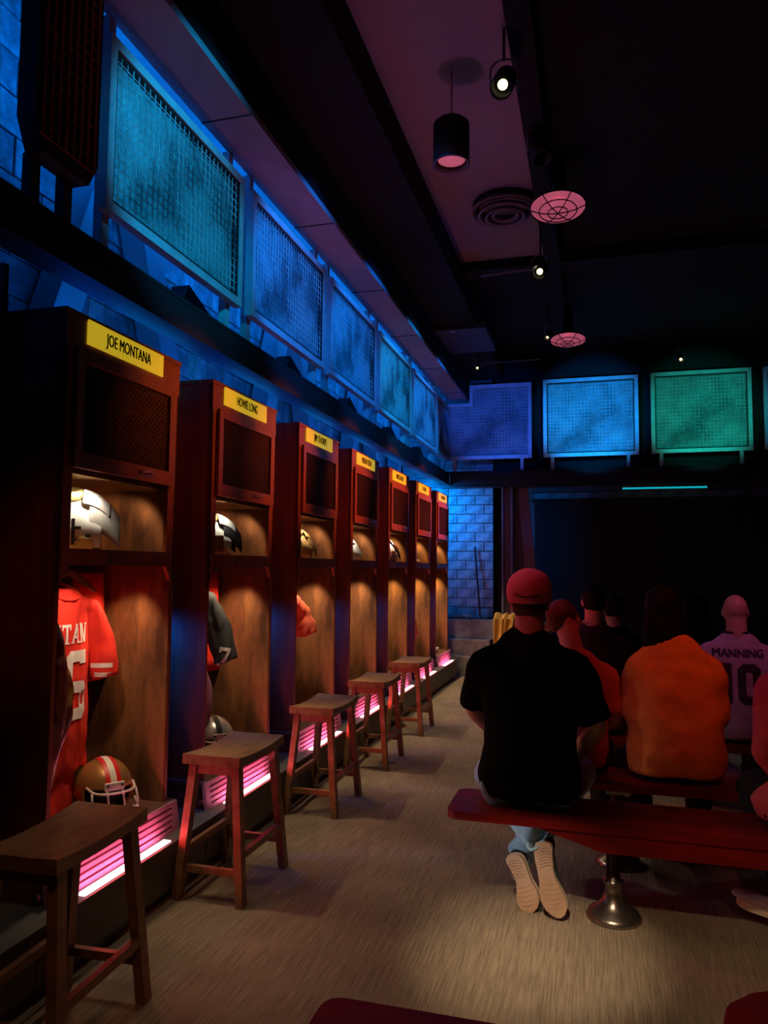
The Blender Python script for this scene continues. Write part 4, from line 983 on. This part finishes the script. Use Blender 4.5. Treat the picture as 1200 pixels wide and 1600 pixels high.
clothes('satin_trousers', 'shiny maroon and gold satin trousers hanging at the left of the nearest locker', MB().tube([(-2.09, 2.50, 1.32), (-2.08, 2.53, 1.15), (-2.07, 2.56, .92), (-2.08, 2.52, .75), (-2.09, 2.49, .52)], [(.03, .03), (.075, .05), (.10, .055), (.075, .05), (.035, .03)], 18, side=(0, 1, 0), sub=4), SATIN, .014, (12, 12, 5), 12, HG)
def backcloth(label, y0, y1, z0):
    vs = []; fs = []
    for i in range(13):
        for jn in range(9):
            u, v = i/12, jn/8; vs.append((-2.31 + .006*math.sin(u*9+v*2), y0+(y1-y0)*u*(1+.30*v), 1.462 - (1.462-z0)*v))
    for i in range(12):
        for jn in range(8): a = i*9+jn; fs.append((a, a+1, a+10, a+9))
    me = evalmesh(MB().add(vs, fs).mesh('red_towel', True, 0, False), [('SOLIDIFY', dict(thickness=.012))])
    tag(put('red_towel', me, JR), label, 'towel', 'red towels on the locker backs')
backcloth('flat red towel on the back of the nearest locker behind the jersey', 2.95, 3.17, .95)
backcloth('flat red towel on the back of the second locker behind the grey jersey', 4.10, 4.33, .85)
# second locker
JG = fabric('jersey_charcoal', (.055, .060, .056), c2=(.03, .033, .032))
j2 = clothes('hanging_jersey', 'charcoal jersey with a white seven on its sleeve in the second locker', hanging_shirt('', JG, -2.20, 3.80, 1.40, .95, .155, .05, ((.02, .14, -.02), (.13, .225, -.38)), .072, side2=False), JG, .010, (18, 18, 6), 6, HG)
m7 = strokes('7', .062, .11, .020); Mx = frame_matrix((-2.085+.165, 4.0-.25, .98), (.12, .08, 1), (.55, -.83, 0))
put('number', drape(m7, Mx, j2.data, .004, Vector((0, 0, -1)), .01), WHITEINK, j2)
hanger('dark wooden coat hanger holding the charcoal jersey', -2.20, 3.82, 1.435)
clothes('hanging_trousers', 'mauve grey trousers hanging above the silver helmet', MB().tube([(-2.17, 3.83, .93), (-2.16, 3.86, .80), (-2.16, 3.86, .62), (-2.17, 3.80, .42)], [(.10, .05), (.115, .05), (.09, .045), (.06, .04)], 18, side=(0, 1, 0), sub=4), fabric('mauve_cloth', (.42, .20, .26)), .012, (12, 12, 5), 15, HG)
# third locker
JO = fabric('jersey_orange', (.80, .16, .06), c2=(.62, .09, .05))
clothes('hanging_jersey', 'faded orange jersey with loose sleeve in the third locker', hanging_shirt('', JO, -2.20, 5.035, 1.33, .42, .175, .055, ((.02, .15, .0), (.12, .27, -.26)), .085, side2=False), JO, .016, (16, 16, 7), 21, HG)
# fourth locker
clothes('hanging_cloth', 'orange red cloth edge showing in the fourth locker', MB().tube([(-2.1, 6.12, 1.30), (-2.09, 6.13, 1.15), (-2.10, 6.12, .95), (-2.09, 6.16, .82), (-2.1, 6.12, .76)], [(.03, .02), (.055, .03), (.05, .03), (.07, .03), (.03, .02)], 14, side=(0, 1, 0), sub=3), JO, .008, (12, 12, 6), 24, HG)
clothes('hanging_cloth', 'pale grey cloth edge showing in the fifth locker', MB().tube([(-2.1, 7.34, 1.10), (-2.09, 7.35, .95), (-2.10, 7.36, .82), (-2.09, 7.33, .70)], [(.03, .02), (.06, .03), (.07, .03), (.03, .02)], 14, side=(0, 1, 0), sub=3), fabric('grey_cloth', (.45, .42, .42)), .008, (12, 12, 6), 26, HG)
clothes('hanging_jersey', 'dusty red jersey with trailing sleeve in the second to last locker', MB().tube([(-2.1, 8.50, 1.28), (-2.09, 8.52, 1.1), (-2.08, 8.56, .90), (-2.06, 8.62, .78), (-2.10, 8.50, .55), (-2.1, 8.47, .42)], [(.03, .02), (.08, .04), (.12, .05), (.13, .05), (.06, .04), (.03, .03)], 16, side=(0, 1, 0), sub=3), fabric('dusty_red', (.62, .14, .10)), .014, (14, 14, 7), 28, HG)
clothes('hanging_cloth', 'pink cloth hanging in the farthest locker', MB().tube([(-2.1, 9.66, 1.28), (-2.09, 9.68, 1.12), (-2.08, 9.70, .98)], [(.04, .02), (.10, .04), (.13, .04)], 16, side=(0, 1, 0), sub=3), fabric('pink_cloth', (.80, .28, .36)), .010, (14, 14, 7), 30, HG)
def cleat(label, x, y, rz, m):
    t = thing('football_shoe', label, 'shoe', (0, 0, 0), 0, 'shoes on the locker floors')
    thingless.m = m; shoe(t, frame_matrix((x, y, .390), (math.cos(rz), math.sin(rz), 0), (0, 0, 1)), m, SOLEW, .27, 1)
cleat('black shoe on the floor of the fourth locker', -2.25, 6.22, .2, BLKP); cleat('white shoe nearer the wall on the floor of the fifth locker', -2.34, 7.42, .1, SHOEW); cleat('white shoe at the front on the floor of the fifth locker', -2.24, 7.33, .3, SHOEW)
def mug(label, x, y, z, m, r=.035, h=.075):
    t = thing('tape_roll', label, 'tape roll', (x, y, z), 0, 'small white rolls in the lockers')
    part('roll_body', MB().lathe([(r*.5, 0), (r, 0), (r, h), (r*.5, h)], (0, 0, 0), 20, close=True), m, t, True); part('core', MB().lathe([(r*.5, .002), (r*.52, .002), (r*.52, h+.002), (r*.5, h+.002)], (0, 0, 0), 16, close=True), BRNL, t)
mug('white roll at the front of the farthest locker floor', -2.04, 9.86, .388, WHP); mug('white roll further in on the farthest locker floor', -2.16, 9.80, .388, WHP); mug('white roll on the shelf of the farthest locker', -2.15, 9.84, 1.562, WHP, .04, .03)
b = MB().ball((-2.12, 8.62, 1.585), (.07, .05, .025), 14, 8)
for k in range(4): b.tube([(-2.08, 8.60+.02*k, 1.585), (-2.03, 8.64+.025*k, 1.59), (-2.0, 8.66+.03*k, 1.575)], [.012, .011, .008], 8, sub=2)
tag(part('work_glove', b, LEAT, None, True), 'tan glove lying on the shelf of the second to last locker', 'glove')

# ---------------------------------------------------------------- ceiling fittings
PL = mat('lamp_glass_pink', (.7, .3, .36), .4, emit=(.8, .16, .26), es=.42)
def caged(label, x, y, z, r):
    t = thing('caged_ceiling_lamp', label, 'lamp', (x, y, z), 0, 'caged bowl lamps on the ceiling'); t.rotation_euler = (math.radians(-9), 0, 0)
    part('reflector_bowl', MB().lathe([(r, 0), (r*.93, .018), (r*.72, .042), (r*.38, .062), (.001, .068)], (0, 0, 0), 36, cap=False), mat('bowl_pink', (.62, .30, .36), .45, emit=(.7, .14, .24), es=.36), t, True)
    part('outer_shell', MB().lathe([(r*1.03, -.004), (r*.97, .022), (r*.76, .050), (r*.40, .070), (.001, .076)], (0, 0, 0), 36, cap=False), BLACK, t, True)
    part('bulb', MB().lathe([(.001, .008), (.04, .018), (.055, .036), (.04, .058)], (0, 0, 0), 18), PL, t, True)
    g = MB()
    for rr, zz in ((r*1.0, 0), (r*.68, -.030), (r*.36, -.046)): g.tube([(rr*math.cos(a), rr*math.sin(a), zz) for a in [k*PI/14 for k in range(28)]], [.0045]*28, 6, close=True, sub=1)
    for k in range(6):
        a = k*PI/3; g.tube([(r*math.cos(a), r*math.sin(a), 0), (r*.68*math.cos(a), r*.68*math.sin(a), -.030), (r*.36*math.cos(a), r*.36*math.sin(a), -.046), (0, 0, -.05)], [.0045]*4, 6, sub=2)
    part('wire_guard', g, STEEL, t, True)
    part('canopy', MB().lathe([(.06, .074), (.06, 4.60-z), (.001, 4.60-z)], (0, 0, 0), 16), BLACK, t, True)
caged('larger nearer pink caged bowl lamp on the dark ceiling', -.24, 5.62, 4.22, .205)
caged('smaller farther pink caged bowl lamp on the dark ceiling', -.28, 8.95, 4.2, .205)
t = thing('pendant_spotlight', 'black cylinder pendant lamp with a pink lens below the purple ceiling panel', 'lamp', (-.83, 4.42, 4.0))
part('can', MB().lathe([(.105, 0), (.112, .0), (.112, .25), (.09, .27), (.001, .27), (.001, .26), (.085, .255), (.10, .2), (.10, .01)], (0, 0, 0), 32, close=True), BLACK, t, True)
part('lens', MB().lathe([(.001, .03), (.085, .03), (.085, .04), (.001, .045)], (0, .01, 0), 24), PL, t, True)
part('rim', MB().lathe([(.100, -.006), (.114, -.006), (.114, .012), (.100, .012)], (0, 0, 0), 32, close=True), mat('rim_metal', (.12, .10, .12), .35, .6), t, True)
part('stem', MB().tube([(0, 0, .26), (0, 0, .595)], [.008, .008], 8), CHROME, t); part('swivel', MB().ball((0, 0, .32), .018, 10, 7), CHROME, t, True)
t = thing('air_diffuser', 'round ribbed air diffuser on the ceiling beside the larger caged lamp', 'vent', (-.70, 6.2, 4.47))
for k, (r0, z) in enumerate(((.26, .05), (.20, .02), (.14, .0), (.085, .015))): part('ring', MB().lathe([(r0, z), (r0+.028, z-.012), (r0+.034, z-.006), (r0+.012, z+.03)], (0, 0, 0), 36, close=True), mat('diffuser_metal', (.22, .17, .20), .5, .3), t, True)
part('duct_collar', MB().lathe([(.27, .05), (.27, .125), (.24, .125), (.24, .05)], (0, 0, 0), 32, close=True), BLACK, t, True)
GLOW = mat('lamp_glow_warm', (1, .9, .6), .5, emit=(1, .86, .45), es=2.2)
def track(label, x, y, z, tx, glow=True, r=.065, bar=None):
    t = thing('track_spotlight', label, 'lamp', (x, y, z), 0, 'small spotlights on the dark ceiling')
    d = Vector(tx).normalized(); q = Matrix.Translation((0, 0, 0)) @ d.to_track_quat('Z', 'Y').to_matrix().to_4x4()
    def pm(name, mb, m, sm=True): me = mb.mesh(name, sm); me.transform(q); return put(name, me, m, t)
    pm('can', MB().lathe([(r, .10), (r, -.08), (r*.6, -.13), (.001, -.13), (.001, -.12), (r*.5, -.12), (r*.9, -.07), (r*.9, .10)], (0, 0, 0), 20, close=True), BLACK)
    if glow: pm('lens', MB().lathe([(.001, .03), (r*.42, .03), (r*.45, .045), (.001, .06)], (0, 0, 0), 16), GLOW)
    part('yoke', MB().tube([(-r*1.15, 0, 0), (-r*1.15, 0, .10), (0, 0, .14), (r*1.15, 0, .10), (r*1.15, 0, 0)], [.006]*5, 6, sub=2), CHROME, t, True)
    part('stem', MB().tube([(0, 0, .13), (0, 0, 4.62-z)], [.008, .008], 8), BLACK, t)
    if bar: part('conduit', MB().beam(bar[0], bar[1], .014, .014), mat('conduit_metal', (.35, .28, .26), .4, .7), t)
track('spotlight glowing pale yellow near the top edge of the picture', -.47, 4.12, 4.27, (-.1, -.65, -.75))
track('spotlight glowing at the end of a thin bar below the purple panel', -.43, 6.5, 4.1, (-.1, -.8, -.6), True, .06, ((-.52, .0, .0), (-.03, .0, .02)))
track('dark unlit spotlight just above the nearer caged lamp', -.33, 4.95, 4.32, (.2, -.3, -.9), False)
track('tiny glowing spotlight beside the farther caged lamp', -.50, 8.9, 4.25, (-.2, -.8, -.5), True, .035)
track('small spotlight at the left end of the far conduit', -1.45, 9.6, 4.12, (.1, -.9, -.4), True, .03, ((.0, .0, .05), (.80, .02, .06)))
track('small lamp over the green mesh screen', 1.08, 10.1, 4.2, (0, -.9, -.4), True, .04)
t = thing('ceiling_speaker', 'flat dark blue ceiling panel near the far end of the soffit', 'panel', (-1.47, 8.85, 4.24))
part('panel_body', MB().box((-.30, -.48, 0), (.30, .48, .07)), mat('speaker_blue', (.05, .06, .08), .5), t, False, .01); part('hanging_rod', MB().tube([(-.25, -.4, .07), (-.25, -.4, .38)], [.006, .006], 6), BLACK, t); part('hanging_rod', MB().tube([(.25, .4, .07), (.25, .4, .38)], [.006, .006], 6), BLACK, t)
part('badge', MB().box((-.12, -.44, -.003), (-.06, -.41, .0)), WHITEINK, t)
